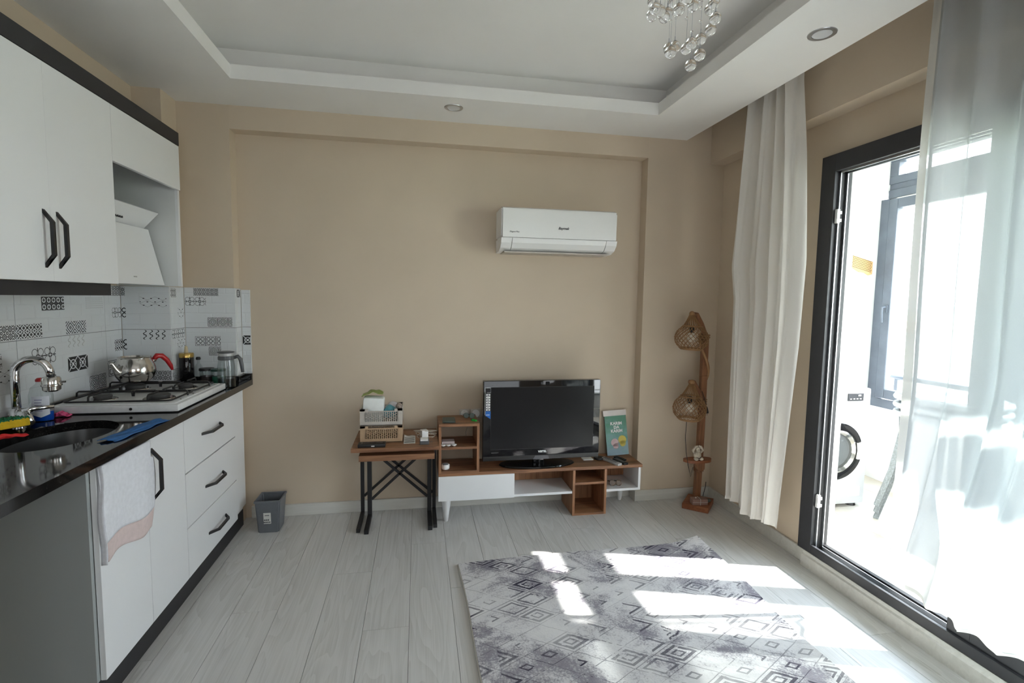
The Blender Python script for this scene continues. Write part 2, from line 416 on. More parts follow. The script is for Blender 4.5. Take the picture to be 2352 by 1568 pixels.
def cpy(o, parent, dloc):
    c_ = o.copy(); C.objects.link(c_); c_.parent = parent; c_.location = o.location + Vector(dloc); return c_

# ------------------------------------------------------------------ room constants
XL, XP, XN1, XN2, XR = -1.575, -1.336, -1.063, 1.500, 2.058
YP, YF, YB, YR = 3.07, 3.242, 3.338, -2.6
ZC, ZU, ZN, ZBM, XBM = 2.471, 2.65, 2.340, 2.324, 1.952
DY1, DY0, DZ0, DZ1 = 2.335, .62, .085, 2.135     # door frame outer
# floor slab and planks
fb = B(); fb.box(XL, XR + .02, YR, YB, -.06, -.008); floor = struct('floor', fb, 'anthra', 'light grey wood-look laminate floor')
PW = .192; x = XL; i = 0
while x < XR + .01:
    x1 = min(x + PW, XR + .015); y = YB - (.35 + (i * .47) % 1.2)
    y1 = YB
    while y1 > -.6:
        b_ = B(); b_.box(x + .0007, x1 - .0007, max(y, -.6) + .0007, y1 - .0007, -.008, 0, .0006)
        obj('plank', b_, 'laminate', floor)
        y1 = y; y -= 1.2
    x += PW; i += 1
b_ = B(); b_.box(XL, XR, YR, -.6, -.008, 0); obj('rear_planking', b_, 'laminate', floor)

# back wall with recessed field
b_ = B(); b_.box(XN1, XN2, YB, YB + .12, -.06, ZN); wall_back = struct('wall_back', b_, 'wall', 'beige recessed field of the back wall')
b_ = B(); b_.box(XL - .12, XN1, YF, YB + .12, -.06, 2.8); pilaster = struct('wall_back_left', b_, 'wall', 'beige strip of back wall beside the kitchen')
b_ = B(); b_.box(XN2, XR + .12, YF, YB + .12, -.06, 2.8); struct('wall_back_right', b_, 'wall', 'beige strip of back wall behind the floor lamp')
b_ = B(); b_.box(XN1, XN2, YF, YB + .12, ZN, 2.8); struct('trim_7', b_, 'wall', 'beige beam across the top of the back wall')
b_ = B(); b_.box(XL - .12, XL, YR, YB, -.06, 2.8); b_.box(XL, -1.475, YR, YP, 2.36, 2.6)
wall_left = struct('wall_left', b_, 'wall', 'beige wall behind the kitchen units')
b_ = B(); b_.box(XL, XP, YP, YF, 0, ZC + .1)
pillar = struct('trim_1', b_, 'wall', 'beige corner pillar beside the hood')
# right wall with door opening and beam
b_ = B()
b_.box(XR, XR + .17, DY1 - .01, YF, -.1, 2.8)
b_.box(XR, XR + .17, DY0 + .01, DY1 - .01, DZ1 - .01, 2.8)
b_.box(XR, XR + .17, YR, DY0 + .01, -.1, 2.8)
b_.box(XR, XR + .17, DY0 + .01, DY1 - .01, -.1, DZ0 - .005)
struct('wall_right', b_, 'wall', 'beige wall around the balcony door')
b_ = B(); b_.box(XBM, XR, YR, YF, ZBM, ZU + .05)
struct('trim_2', b_, 'wall', 'beige boxed beam above the balcony door')
b_ = B(); b_.box(XL - .12, XR + .17, YR - .12, YR, 0, 2.8)
struct('wall_rear', b_, 'wall', 'wall behind the viewer')
# ceiling: upper slab, dropped border with a rectangular cove
b_ = B(); b_.box(XL - .1, XR + .1, YR, YB + .1, ZU, ZU + .12)
struct('ceiling', b_, 'ceil', 'white upper ceiling inside the cove')
XC1, XC2, YC, YC0, XD = -.922, 1.372, 2.852, -1.6, 1.772
b_ = B()
for (a, b, c, d) in ((XL, XC1, YR, YF), (XC2, XD, YR, YF), (XC1, XC2, YC, YF), (XC1, XC2, YR, YC0)):
    b_.box(a, b, c, d, ZC, 2.54)
struct('trim_3', b_, 'ceil', 'dropped white ceiling border')
b_ = B(); o_ = .09
for (a, b, c, d) in ((XL, XC1 - o_, YR, YF), (XC2 + o_, XD, YR, YF), (XC1 - o_, XC2 + o_, YC + o_, YF), (XC1 - o_, XC2 + o_, YR, YC0 - o_)):
    b_.box(a, b, c, d, 2.54, ZU)
struct('trim_4', b_, 'ceil', 'recessed white side of the ceiling cove')

# baseboards: lower board plus a thin upper lip
def board(name, x0, x1, y0, y1, lab):
    b_ = B(); b_.box(x0, x1, y0, y1, 0, .075, .003); return struct(name, b_, 'basew', lab)
board('baseboard_back', XN1 + .035, XN2 - .016, YB - .015, YB, 'pale baseboard in the recess of the back wall')
b_ = B(); b_.box(XN2 - .015, XR, YF - .015, YF, 0, .075, .003); b_.box(XN2 - .015, XN2, YF, YB, 0, .075, .003)
struct('baseboard_corner', b_, 'basew', 'pale baseboard behind the floor lamp')
board('baseboard_right', XR - .015, XR, DY1 - .04, YF - .015, 'pale baseboard under the curtained wall')
b_ = B(); b_.prism([(XR - .04, 0), (XR + .02, 0), (XR + .02, DZ0 - .004), (XR - .024, DZ0 - .004), (XR - .028, .066), (XR - .036, .06)], 'y', -1.5, DY1 - .04)
struct('baseboard_door', b_, 'basew', 'pale marble-like step under the balcony door')

# ------------------------------------------------------------------ balcony door
XD0, XD1 = 2.03, 2.13
dr = B()
dr.box(XD0, XR + .005, DY1 - .088, DY1, DZ0, DZ1, .002); dr.box(XD0, XR + .005, DY0, DY0 + .088, DZ0, DZ1, .002)
dr.box(XD0, XR + .005, DY0 + .088, DY1 - .088, DZ1 - .085, DZ1, .002)
dr.box(XD0, XD0 + .014, DY0 + .088, DY1 - .088, DZ0, DZ0 + .045, .002)
door = struct('door_1', dr, 'doorframe', 'anthracite sliding balcony door')
jb = B()
jb.box(XR + .005, XD1, DY1 - .088, DY1 - .02, DZ0, DZ1); jb.box(XR + .005, XD1, DY0 + .02, DY0 + .088, DZ0, DZ1)
jb.box(XR + .005, XD1, DY0 + .02, DY1 - .02, DZ1 - .085, DZ1); jb.box(XD0 + .014, XD1, DY0 + .02, DY1 - .088, DZ0, DZ0 + .012)
jb.box(XD1 - .022, XD1, DY0 + .088, DY1 - .088, DZ0 + .012, DZ0 + .04)
obj('track_frame', jb, 'doorblack', door)
for xx in (XD0 + .026, XD0 + .066):
    b_ = B(); b_.box(xx - .0025, xx + .0025, DY0 + .1, DY1 - .088, DZ0 + .012, DZ0 + .036, .001); obj('track_rail', b_, 'alu', door)
    b_ = B(); b_.box(xx - .0025, xx + .0025, DY1 - .100, DY1 - .088, DZ0 + .012, DZ1 - .085); obj('track_rail', b_, 'alu', door)
    b_ = B(); b_.box(xx - .0025, xx + .0025, DY0 + .1, DY1 - .088, DZ1 - .095, DZ1 - .085); obj('track_rail', b_, 'alu', door)
for zz in (1.83, .37):
    b_ = B(); b_.box(XD0 + .012, XD0 + .028, DY1 - .106, DY1 - .089, zz - .035, zz + .035, .003)
    b_.box(XD0 + .008, XD0 + .034, DY1 - .110, DY1 - .105, zz - .028, zz - .014); b_.box(XD0 + .008, XD0 + .034, DY1 - .110, DY1 - .105, zz + .010, zz + .024)
    obj('latch_keeper', b_, 'plastic_w', door)
def leaf(xc, y0, y1):
    z0, z1, w, t_ = DZ0 + .036, DZ1 - .09, .085, .016
    b_ = B(); b_.box(xc - t_, xc + t_, y0, y0 + w, z0, z1, .003); b_.box(xc - t_, xc + t_, y1 - w, y1, z0, z1, .003)
    b_.box(xc - t_, xc + t_, y0 + w, y1 - w, z0, z0 + w, .003); b_.box(xc - t_, xc + t_, y0 + w, y1 - w, z1 - w, z1, .003)
    f_ = obj('sash', b_, 'doorframe', door)
    b_ = B(); b_.box(xc - .003, xc + .003, y0 + w - .01, y1 - w + .01, z0 + w - .01, z1 - w + .01); obj('pane', b_, 'winglass', f_)
    return f_
leaf(XD0 + .030, DY0 + .09, 1.555); lf = leaf(XD0 + .070, DY0 + .09, 1.565)
b_ = B(); b_.box(XD0 - .003, XD0 + .016, 1.50, 1.53, 1.02, 1.2, .004); obj('door_handle', b_, 'black', door)

# ------------------------------------------------------------------ balcony
XW, YWB, ZBF = 3.70, 3.60, -.04
b_ = B(); b_.box(XR + .17, XW + .25, -1.6, YWB, ZBF - .12, ZBF - .008); bf = struct('floor_balcony', b_, 'balc', 'cream tiled balcony floor')
ty = YWB
while ty > -.3:
    tx = XR + .17
    while tx < XW + .1:
        b_ = B(); b_.box(tx + .0012, min(tx + .6, XW + .14) - .0012, ty - .6 + .0012, ty - .0012, ZBF - .008, ZBF, .001); obj('tile', b_, 'btile', bf)
        tx += .6
    ty -= .6
b_ = B(); b_.box(XR + .17, XW + .09, YWB, YWB + .12, ZBF, 2.62); struct('wall_balcony_end', b_, 'balc', 'white end wall of the balcony')
b_ = B(); b_.box(XR + .17, XW + .2, -1.72, -1.6, ZBF, 2.75); struct('wall_balcony_near', b_, 'balc', 'white near end wall of the balcony')
b_ = B(); b_.box(XR + .17, XW + .09, -1.72, YWB + .12, 2.62, 2.70); struct('ceiling_balcony', b_, 'balc', 'white balcony ceiling')
b_ = B(); b_.box(XW, XW + .2, -1.6, YWB, ZBF, .56); struct('wall_balcony_parapet', b_, 'balc', 'white parapet below the balcony windows')
b_ = B(); b_.box(XW - .01, XW + .09, YWB - .06, YWB, 2.28, 2.62); b_.box(XW, XW + .075, -1.6, YWB - .06, 2.56, 2.62)
struct('trim_5', b_, 'balc', 'white plaster above the balcony windows')
b_ = B(); b_.box(XR + .17, XR + .185, -1.6, DY0, ZBF, 2.62); b_.box(XR + .17, XR + .185, DY1, YWB, ZBF, 2.62); b_.box(XR + .17, XR + .185, DY0, DY1, 2.14, 2.62); b_.box(XR + .17, XR + .185, DY0, DY1, ZBF, .05)
b_.box(XD1, XR + .17, DY1 - .022, DY1 - .0101, .05, 2.14); b_.box(XD1, XR + .17, DY0 + .0101, DY1 - .022, DZ1 - .022, DZ1 - .0101); b_.box(XD1, XR + .17, DY0, DY1 - .02, DZ0 - .0049, DZ0 - .002)
struct('trim_6', b_, 'balc', 'white balcony face of the door wall')
# windows
wf = B(); xa, xb = XW, XW + .07
wf.box(xa, xb, -1.6, YWB, .56, .63, .003); wf.box(xa, xb, -1.6, YWB - .06, 2.235, 2.30, .003); wf.box(xa, xb, -1.6, YWB - .06, 2.345, 2.405, .003); wf.box(xa + .01, xb - .01, -1.6, YWB - .06, 2.30, 2.345); wf.box(xa, xb, -1.6, YWB - .06, 2.515, 2.56, .003)
wf.box(xa, xb, YWB - .075, YWB, .63, 2.235, .003); wf.box(xa, xb, YWB - .135, YWB - .06, 2.405, 2.515, .003)
for yc in (1.472, -.3): wf.box(xa, xb, yc - .045, yc + .045, .56, 2.56, .003)
win = struct('window_1', wf, 'greyframe', 'grey framed balcony windows')
def sash(y0, y1, z0, z1, w=.075):
    b_ = B(); xs0, xs1 = XW - .012, XW + .045
    b_.box(xs0, xs1, y0, y0 + w, z0, z1, .006); b_.box(xs0, xs1, y1 - w, y1, z0, z1, .006); b_.box(xs0, xs1, y0 + w, y1 - w, z0, z0 + w, .006); b_.box(xs0, xs1, y0 + w, y1 - w, z1 - w, z1, .006)
    s0 = obj('window_sash', b_, 'greyframe', win)
    b_ = B(); b_.box(XW + .015, XW + .021, y0 + w - .01, y1 - w + .01, z0 + w - .01, z1 - w + .01); obj('pane', b_, 'winglass', s0)
    return s0
s1 = sash(2.52, 3.515, .64, 2.225); s2 = sash(1.515, 2.51, .60, 2.24, .035)
sash(-.2, 1.43, .60, 2.24, .04); sash(-1.55, -.4, .60, 2.24, .04)
b_ = B(); b_.box(XW - .022, XW - .012, 3.455, 3.49, 1.33, 1.39, .003); b_.tube([(XW - .022, 3.472, 1.375), (XW - .05, 3.472, 1.37), (XW - .052, 3.472, 1.33), (XW - .048, 3.47, 1.25)], .009, 8); obj('window_handle', b_, 'greyframe', s1, smooth=True)
for (y0, y1) in ((1.545, YWB - .13), (-.23, 1.4)):
    b_ = B(); b_.box(XW + .03, XW + .035, y0, y1, 2.40, 2.52); obj('pane', b_, 'winglass', win)
# exterior rail
t_ = thing('balcony_rail', (XW + .17, 1, .56), 'horizontal grey metal rail outside the balcony windows', 'rail')
b_ = B(); b_.tube([(XW + .18, -1.5, .80), (XW + .18, 3.55, .80)], .02, 10); obj('top_rail', b_, 'greyframe', t_, smooth=True)
for yy in (3.5, 2.3, 1.1, -.1):
    b_ = B(); b_.box(XW + .165, XW + .195, yy - .015, yy + .015, .56, .79); obj('post', b_, 'greyframe', t_)
b_ = B(); b_.tube([(XW + .18, -1.5, .66), (XW + .18, 3.55, .66)], .01, 8); obj('lower_rail', b_, 'greyframe', t_, smooth=True)
# land outside
m, p, n, l = base('fields', (.5, .5, .4), .95)
v = coord(n, l, (.02, .05, 1)); a = noise(n, l, v, 1.2, 6, .6)
l.new(ramp(n, l, a, (.35, (.32, .34, .22)), (.45, (.55, .52, .42)), (.55, (.42, .46, .32)), (.65, (.66, .62, .54))), p.inputs['Base Color'])
b_ = B(); b_.grid(lambda u, w: (10 + u * 700, -250 + w * 900, -8 + 3 * math.sin(u * 9) * math.sin(w * 7)), 30, 30); go = struct('ground', b_, m, 'pale fields outside', smooth='all')
m = paint('hazy_hill', (.50, .53, .52), .95, .2, .02, 0)
def hill(u, w):
    a = math.radians(-20 + 110 * u); r = 700 + 150 * w
    return (math.cos(a) * r, math.sin(a) * r, -8 + w * (14 + 8 * math.sin(u * 11) + 5 * math.sin(u * 29 + 1)))
b_ = B(); b_.grid(hill, 60, 6); struct('terrain', b_, m, 'low hazy hills on the horizon', smooth='all')
def house(x, y, w, d, h, lab):
    t_ = thing('house', (x, y, -7.5), lab, 'house', 'houses beyond the balcony')
    b_ = B(); b_.box(x - w / 2, x + w / 2, y - d / 2, y + d / 2, -8.5, -8 + h); obj('house_wall', b_, 'balc', t_)
    b_ = B(); b_.prism([(y - d / 2 - .4, -8 + h), (y + d / 2 + .4, -8 + h), (y, -8 + h + 1.6)], 'x', x - w / 2 - .4, x + w / 2 + .4); obj('roof', b_, 'crate_b', t_)
    for q in (-.25, .25):
        b_ = B(); b_.box(x - w / 2 - .04, x - w / 2, y + q * d - .6, y + q * d + .6, -8 + h * .4, -8 + h * .75); obj('window', b_, 'greyframe', t_)
house(95, 86, 10, 14, 4.5, 'distant pale house with a low tiled roof, left of the pair outside')
house(120, 76, 12, 12, 5, 'distant pale house with a low tiled roof, right of the pair outside')

# washing machine
wx0, wx1, wy0, wy1 = 2.52, 3.12, 3.0, 3.56
MAT['washer'] = paint('washer_white', (.55, .56, .57), .3, .01, 2, 0)
t_ = thing('washing_machine', (2.82, 3.28, ZBF), 'white front-loading washing machine with a black porthole ring on the balcony', 'washing machine')
b_ = B(); b_.box(wx0, wx1, wy0, wy1, ZBF + .025, .81, .012); obj('body', b_, 'washer', t_, smooth=True)
cx, cz = 2.855, .375
RX = Matrix.Rotation(PI / 2, 4, 'X')
b_ = B(); b_.lathe([(.148, 0), (.2, 0), (.205, .012), (.2, .028), (.172, .034), (.15, .03), (.148, 0)], (cx, wy0 + .004, cz), 48, RX); dd = obj('porthole_ring', b_, 'gloss', t_, smooth=True)
b_ = B(); b_.lathe([(0, .050), (.05, .047), (.1, .035), (.135, .012), (.15, .004)], (cx, wy0, cz), 40, RX); obj('porthole_glass', b_, 'ringglass', dd, smooth='all')
b_ = B(); b_.lathe([(.118, .0), (.15, .0), (.151, .026), (.138, .034), (.118, .02), (.118, 0)], (cx, wy0, cz), 40, RX); obj('inner_rim', b_, 'steel', dd, smooth=True)
b_ = B(); b_.prism([(cx + .15, cz - .055), (cx + .214, cz - .06), (cx + .226, cz), (cx + .214, cz + .06), (cx + .15, cz + .055), (cx + .158, cz)], 'y', wy0 - .040, wy0 - .002); obj('door_grip', b_, 'plastic_w', dd)
b_ = B(); b_.box(2.93, 3.055, wy0 - .006, wy0 + .002, .725, .778, .002); dp = obj('display_panel', b_, 'doorframe', t_)
b_ = B()
for q in range(4): b_.box(2.945 + q * .026, 2.957 + q * .026, wy0 - .008, wy0 - .005, .736, .742)
b_.box(3.01, 3.03, wy0 - .008, wy0 - .005, .758, .768); obj('display_marks', b_, 'plastic_w', dp)
b_ = B(); b_.lathe([(0, 0), (.04, 0), (.042, .03), (.036, .045), (0, .045)], (2.80, wy0 - .0, .755), 24, RX); obj('dial', b_, 'alu', t_, smooth=True)
b_ = B(); b_.box(2.54, 2.75, wy0 - .005, wy0 + .002, .715, .79, .003); obj('detergent_drawer', b_, 'plastic_w', t_)
b_ = B(); b_.box(3.0, 3.08, wy0 - .003, wy0 + .002, .04, .11, .002); obj('filter_flap', b_, 'plastic_w', t_)
for (fx_, fy_) in ((2.58, 3.05), (3.06, 3.05), (2.58, 3.5), (3.06, 3.5)):
    b_ = B(); b_.lathe([(0, ZBF), (.034, ZBF), (.026, ZBF + .03), (0, ZBF + .03)], (fx_, fy_, 0), 16); obj('foot', b_, 'black', t_, smooth=True)
# honeycomb strip on the balcony end wall
t_ = thing('honeycomb_strip', (3.53, 3.6, 1.64), 'tan honeycomb cardboard strip stuck on the white balcony end wall', 'cardboard')
P_ = [(3.41, 1.80), (3.47, 1.785), (3.65, 1.74), (3.65, 1.64), (3.62, 1.63), (3.58, 1.65), (3.53, 1.655), (3.48, 1.68), (3.43, 1.70), (3.405, 1.705)]
b_ = B(); b_.prism(P_, 'y', 3.588, 3.599); obj('strip', b_, plain('tan_card', (.50, .32, .14), .8), t_)
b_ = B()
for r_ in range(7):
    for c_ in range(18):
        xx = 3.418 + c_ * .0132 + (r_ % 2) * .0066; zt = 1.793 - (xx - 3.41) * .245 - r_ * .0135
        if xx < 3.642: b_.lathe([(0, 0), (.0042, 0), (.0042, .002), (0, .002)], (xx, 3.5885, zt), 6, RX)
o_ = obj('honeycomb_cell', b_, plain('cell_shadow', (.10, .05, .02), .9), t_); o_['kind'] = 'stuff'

# stacked stools
def stool(k):
    z = .70 + k * .055; cx, cy = 3.27 - .012 * k, 2.58 - .01 * k
    t_ = thing('stool', (cx, cy, ZBF + k * .05), ['grey woven plastic chair seat at the bottom of the balcony stack', 'grey woven plastic chair seat in the middle of the balcony stack', 'grey woven plastic chair topmost of the balcony stack, pale seat'][k], 'stool', 'stacked stools on the balcony')
    def f(r, e): # superellipse ring
        pts = []
        for i in range(40):
            a = 2 * PI * i / 40; c_, s_ = math.cos(a), math.sin(a)
            rr_ = r / (abs(c_) ** e + abs(s_) ** e) ** (1 / e); pts.append((cx + rr_ * c_, cy + rr_ * s_))
        return pts
    b_ = B(); b_.prism(f(.235, 2.6), 'z', z + .004, z + .022); obj('seat', b_, 'woven' if k < 2 else plain('pale_seat', (.55, .57, .58), .5), t_)
    b_ = B(); b_.tube([(q[0], q[1], z) for q in f(.25, 2.6)], .019, 8, True); obj('seat_rim', b_, paint('grey_rim', (.30, .33, .35), .5, .1, 60, .3, 100) if k == 0 else bpy.data.materials['grey_rim'], t_, smooth='all')
    for i, (dx, dy) in enumerate(((-1, -1), (-1, 1), (1, -1), (1, 1))):
        b_ = B(); q = .17; z0 = ZBF + k * .05
        pts = [(cx + dx * q, cy + dy * q, z), (cx + dx * (q - .01), cy + dy * (q - .01), z - .2), (cx + dx * (q + .02), cy + dy * (q + .02), z0 + .25), (cx + dx * (q + .065), cy + dy * (q + .065), z0)]
        for a, b in zip(pts, pts[1:]): b_.bar(a, b, .034, .028, (dx, dy, .01))
        obj('leg', b_, 'woven', t_)
for k in range(3): stool(k)

# ------------------------------------------------------------------ curtains
def lerp(a, b, t): return a + (b - a) * t
def tab(x, pts):
    for (x0, y0), (x1, y1) in zip(pts, pts[1:]):
        if x <= x1: return lerp(y0, y1, max(0, (x - x0) / (x1 - x0)))
    return pts[-1][1]
t_ = thing('curtain', (1.88, 2.55, .2), 'off-white opaque curtain gathered to the left of the balcony door', 'curtain')
def cur(u, w):
    z = lerp(2.64, .19, w)
    yl = tab(w, [(0, 2.71), (.05, 2.72), (.2, 2.765), (.36, 2.80), (.42, 2.815), (.50, 2.775), (.7, 2.76), (1, 2.74)])
    yr = tab(w, [(0, 2.31), (.05, 2.325), (.2, 2.29), (.42, 2.26), (.6, 2.28), (1, 2.375)])
    y = lerp(yl, yr, u); amp = lerp(.026, .016, w)
    ph = (u + .05 * math.sin(u * 9)) * 2 * PI * 4.2 + .5 * math.sin(w * 3)
    xx = lerp(1.855, lerp(1.86, 1.90, w), u) + amp * math.sin(ph) + .008 * math.sin(ph * 2.3 + w * 4) + .012 * w * math.sin(u * 7 + 1)
    y += .010 * math.cos(ph) * (1 - w * .3)
    z += (.012 * math.sin(u * 9) - .03 * (u > .55) * (u - .55) - .02 * u) * w if w > .97 else 0
    return (xx, y, z)
b_ = B(); b_.grid(cur, 130, 70); co_ = obj('curtain_cloth', b_, 'curtain', t_, smooth='all')
b_ = B(); b_.grid(lambda u, w: (lambda q: (q[0] - .004, q[1], q[2]))(cur(lerp(.88, .92, u), lerp(.15, 1, w))), 3, 60); obj('side_hem', b_, 'curtain', t_, smooth='all')
b_ = B(); b_.grid(lambda u, w: (lambda q: (q[0] - .003, q[1], q[2] + (1 - w) * .02))(cur(u, 1)), 130, 2); obj('bottom_hem', b_, 'curtain', t_, smooth='all')
t_ = thing('curtain', (1.88, 1.1, .25), 'sheer white curtain hanging over the right part of the balcony door', 'curtain')
HEM = [(0, 2.02, 1.80), (.12, 1.955, 1.72), (.22, 1.915, 1.63), (.34, 1.885, 1.45), (.45, 1.868, 1.32), (.55, 1.895, 1.21), (.7, 1.88, 1.0), (1, 1.87, .55)]
def cur2(u, w):
    z = lerp(2.64, .262, w)
    y0 = lerp(1.668, .55, u); x0 = 1.875
    k = max(0, (w - .62) / .38) ** 1.3
    hx = tab(u, [(a, b) for a, b, c in HEM]); hy = tab(u, [(a, c) for a, b, c in HEM])
    y = lerp(y0 + .012 * math.sin(w * 5) * (1 - u), hy, k); x = lerp(x0, hx, k)
    a = .022 * (1 - .35 * k)
    ph = 2 * PI * (u * 9 + .15 * math.sin(u * 17)) + .6
    x += a * math.sin(ph) + .006 * math.sin(ph * 2.1 + 3 * w)
    y += .012 * math.cos(ph)
    return (x, y, z + .006 * math.sin(u * 60) * (w > .98))
b_ = B(); b_.grid(cur2, 220, 70); obj('curtain_cloth', b_, 'sheer', t_, smooth='all')
b_ = B(); b_.grid(lambda u, w: (lambda q: (q[0] - .003, q[1], q[2] + (1 - w) * .016))(cur2(u, 1)), 220, 2); obj('bottom_hem', b_, 'curtain', t_, smooth='all')
b_ = B(); b_.grid(lambda u, w: (lambda q: (q[0] - .002, q[1], q[2]))(cur2(lerp(0, .018, u), w)), 3, 70); obj('side_hem', b_, 'curtain', t_, smooth='all')
t_ = thing('curtain_track', (1.88, 1.4, 2.63), 'white curtain track hidden above the dropped ceiling border', 'curtain track')
b_ = B(); b_.box(1.865, 1.895, -1, 3.15, 2.64, 2.65, .002); obj('track', b_, 'plastic_w', t_)

# ------------------------------------------------------------------ ceiling spots
for (x, y, lab) in ((.198, 2.998, 'round white recessed ceiling light in the back border'), (1.588, 1.872, 'round white recessed ceiling light in the border above the balcony door')):
    t_ = thing('ceiling_light', (x, y, ZC), lab, 'ceiling light', 'recessed ceiling lights')
    b_ = B(); b_.lathe([(.036, -.001), (.038, -.004), (.052, -.003), (.053, 0), (.036, 0), (.036, -.001)], (x, y, ZC), 40); obj('ring', b_, 'alu', t_, smooth=True)
    b_ = B(); b_.lathe([(0, -.0025), (.036, -.0025), (.036, 0), (0, 0)], (x, y, ZC), 32); obj('lens', b_, paint('frosted_lens', (.62, .63, .65), .3, .02) if 'back' in lab else bpy.data.materials['frosted_lens'], t_, smooth=True)
# chandelier: crystal drops on wires
t_ = thing('chandelier', (.72, 1.32, 2.65), 'chandelier of clear crystal balls hanging on thin wires', 'chandelier')
b_ = B(); b_.lathe([(0, 0), (.19, 0), (.195, -.03), (.18, -.035), (0, -.035)], (.72, 1.32, ZU), 48); obj('canopy', b_, 'chrome', t_, smooth=True)
drops = [(0.6194, 1.3499, 2.164), (0.6734, 1.3857, 2.1838), (0.6086, 1.3069, 2.158), (0.6417, 1.3477, 2.1765), (0.6815, 1.3847, 2.1945), (0.6687, 1.2952, 2.1564), (0.7299, 1.3337, 2.1936), (0.7979, 1.3637, 2.2069), (0.7623, 1.2756, 2.135), (0.7766, 1.3205, 2.1303), (0.7715, 1.361, 2.1243), (0.7219, 1.2744, 2.0392), (0.7238, 1.3227, 2.0338), (0.6844, 1.3742, 2.0962), (0.6469, 1.2884, 2.0446), (0.6826, 1.3354, 2.0829), (0.7317, 1.365, 2.0967), (0.7003, 1.2802, 2.0679), (0.7873, 1.3273, 2.2022), (0.6982, 1.3819, 2.226), (0.689, 1.2921, 2.1851), (0.753, 1.3363, 2.2233), (0.641, 1.3919, 2.2248)]
for P in drops:
    P = Vector(P); r_ = .0152
    b_ = B(); b_.lathe([(0, -r_)] + [(r_ * math.sin(PI * k / 12), -r_ * math.cos(PI * k / 12)) for k in range(1, 11)] + [(r_ * .28, r_ * 1.05), (0, r_ * 1.25)], P, 18); obj('crystal_ball', b_, 'crystal', t_, smooth='all')
    b_ = B(); b_.tube([P + Vector((0, 0, r_)), (P.x, P.y, P.z + r_ + .012)], .0016, 6); b_.tube([P + Vector((0, 0, r_ + .01)), (P.x, P.y, ZU - .03)], .0005, 5); obj('wire', b_, 'alu', t_)
for P in ((0.6701, 1.3393, 2.1496), (0.684, 1.3376, 2.1603), (0.7117, 1.3323, 2.1584), (0.7244, 1.3316, 2.1773), (0.7486, 1.3247, 2.1496), (0.7498, 1.3277, 2.1859), (0.7255, 1.3265, 2.1212), (0.6782, 1.3397, 2.1719)):
    b_ = B(); b_.sphere(P, .0045, 10); obj('small_bead', b_, 'crystal', t_, smooth='all')

# ------------------------------------------------------------------ air conditioner
t_ = thing('air_conditioner', (.875, YB, 1.69), 'white wall-mounted air conditioner on the recessed back wall', 'air conditioner')
y0 = 3.118
prof = [(YB, 1.962), (y0 + .035, 1.962), (y0 + .008, 1.952), (y0, 1.93), (y0, 1.775)]
low = [(y0 + .001, 1.771), (y0 + .012, 1.742), (y0 + .045, 1.712), (y0 + .10, 1.695), (YB, 1.69)]
b_ = B(); b_.prism(prof + [(YB, 1.775)], 'x', .502, 1.252); bmesh.ops.bevel(b_.b, geom=[e for e in b_.b.edges if e.calc_length() < .3 and abs(e.verts[0].co.x - e.verts[1].co.x) < 1e-5 and min(e.verts[0].co.y, e.verts[1].co.y) < y0 + .04], offset=.008, segments=2, affect='EDGES')
bmesh.ops.bevel(b_.b, geom=[e for e in b_.b.edges if abs(e.verts[0].co.x - e.verts[1].co.x) < 1e-5 and (abs(e.verts[0].co.x - .502) < 1e-4 or abs(e.verts[0].co.x - 1.252) < 1e-4) and max(e.verts[0].co.y, e.verts[1].co.y) < y0 + .05 and e.calc_length() > .05], offset=.014, segments=3, affect='EDGES')
body = obj('front_panel', b_, 'plastic_w', t_, smooth=True)
b_ = B(); b_.prism([(y0 + .012, 1.775), (YB, 1.775), (YB, 1.70), (y0 + .1, 1.704), (y0 + .055, 1.722), (y0 + .02, 1.75)], 'x', .508, 1.246); obj('casing', b_, 'plastic_w', t_)
b_ = B(); b_.prism(low[:4] + [(y0 + .1, 1.70), (y0 + .05, 1.718), (y0 + .018, 1.746), (y0 + .008, 1.771)], 'x', .572, 1.178); obj('air_flap', b_, 'plastic_w', t_)
for (a, b) in ((.502, .568), (1.182, 1.252)):
    b_ = B(); b_.prism(low + [(YB, 1.771)], 'x', a, b); obj('end_cap', b_, 'plastic_w', t_)
b_ = B(); b_.box(.53, 1.22, y0 + .06, YB, 1.686, 1.694); obj('lower_tray', b_, 'crate_g', t_)
text('brand_mark', 'Baymak', .022, 'anthra', t_, (.895, y0 - .001, 1.838), shear=.3, bold=.0005)
text('small_mark', 'Elegant Plus', .0125, 'anthra', t_, (.582, y0 - .001, 1.808), shear=.3)

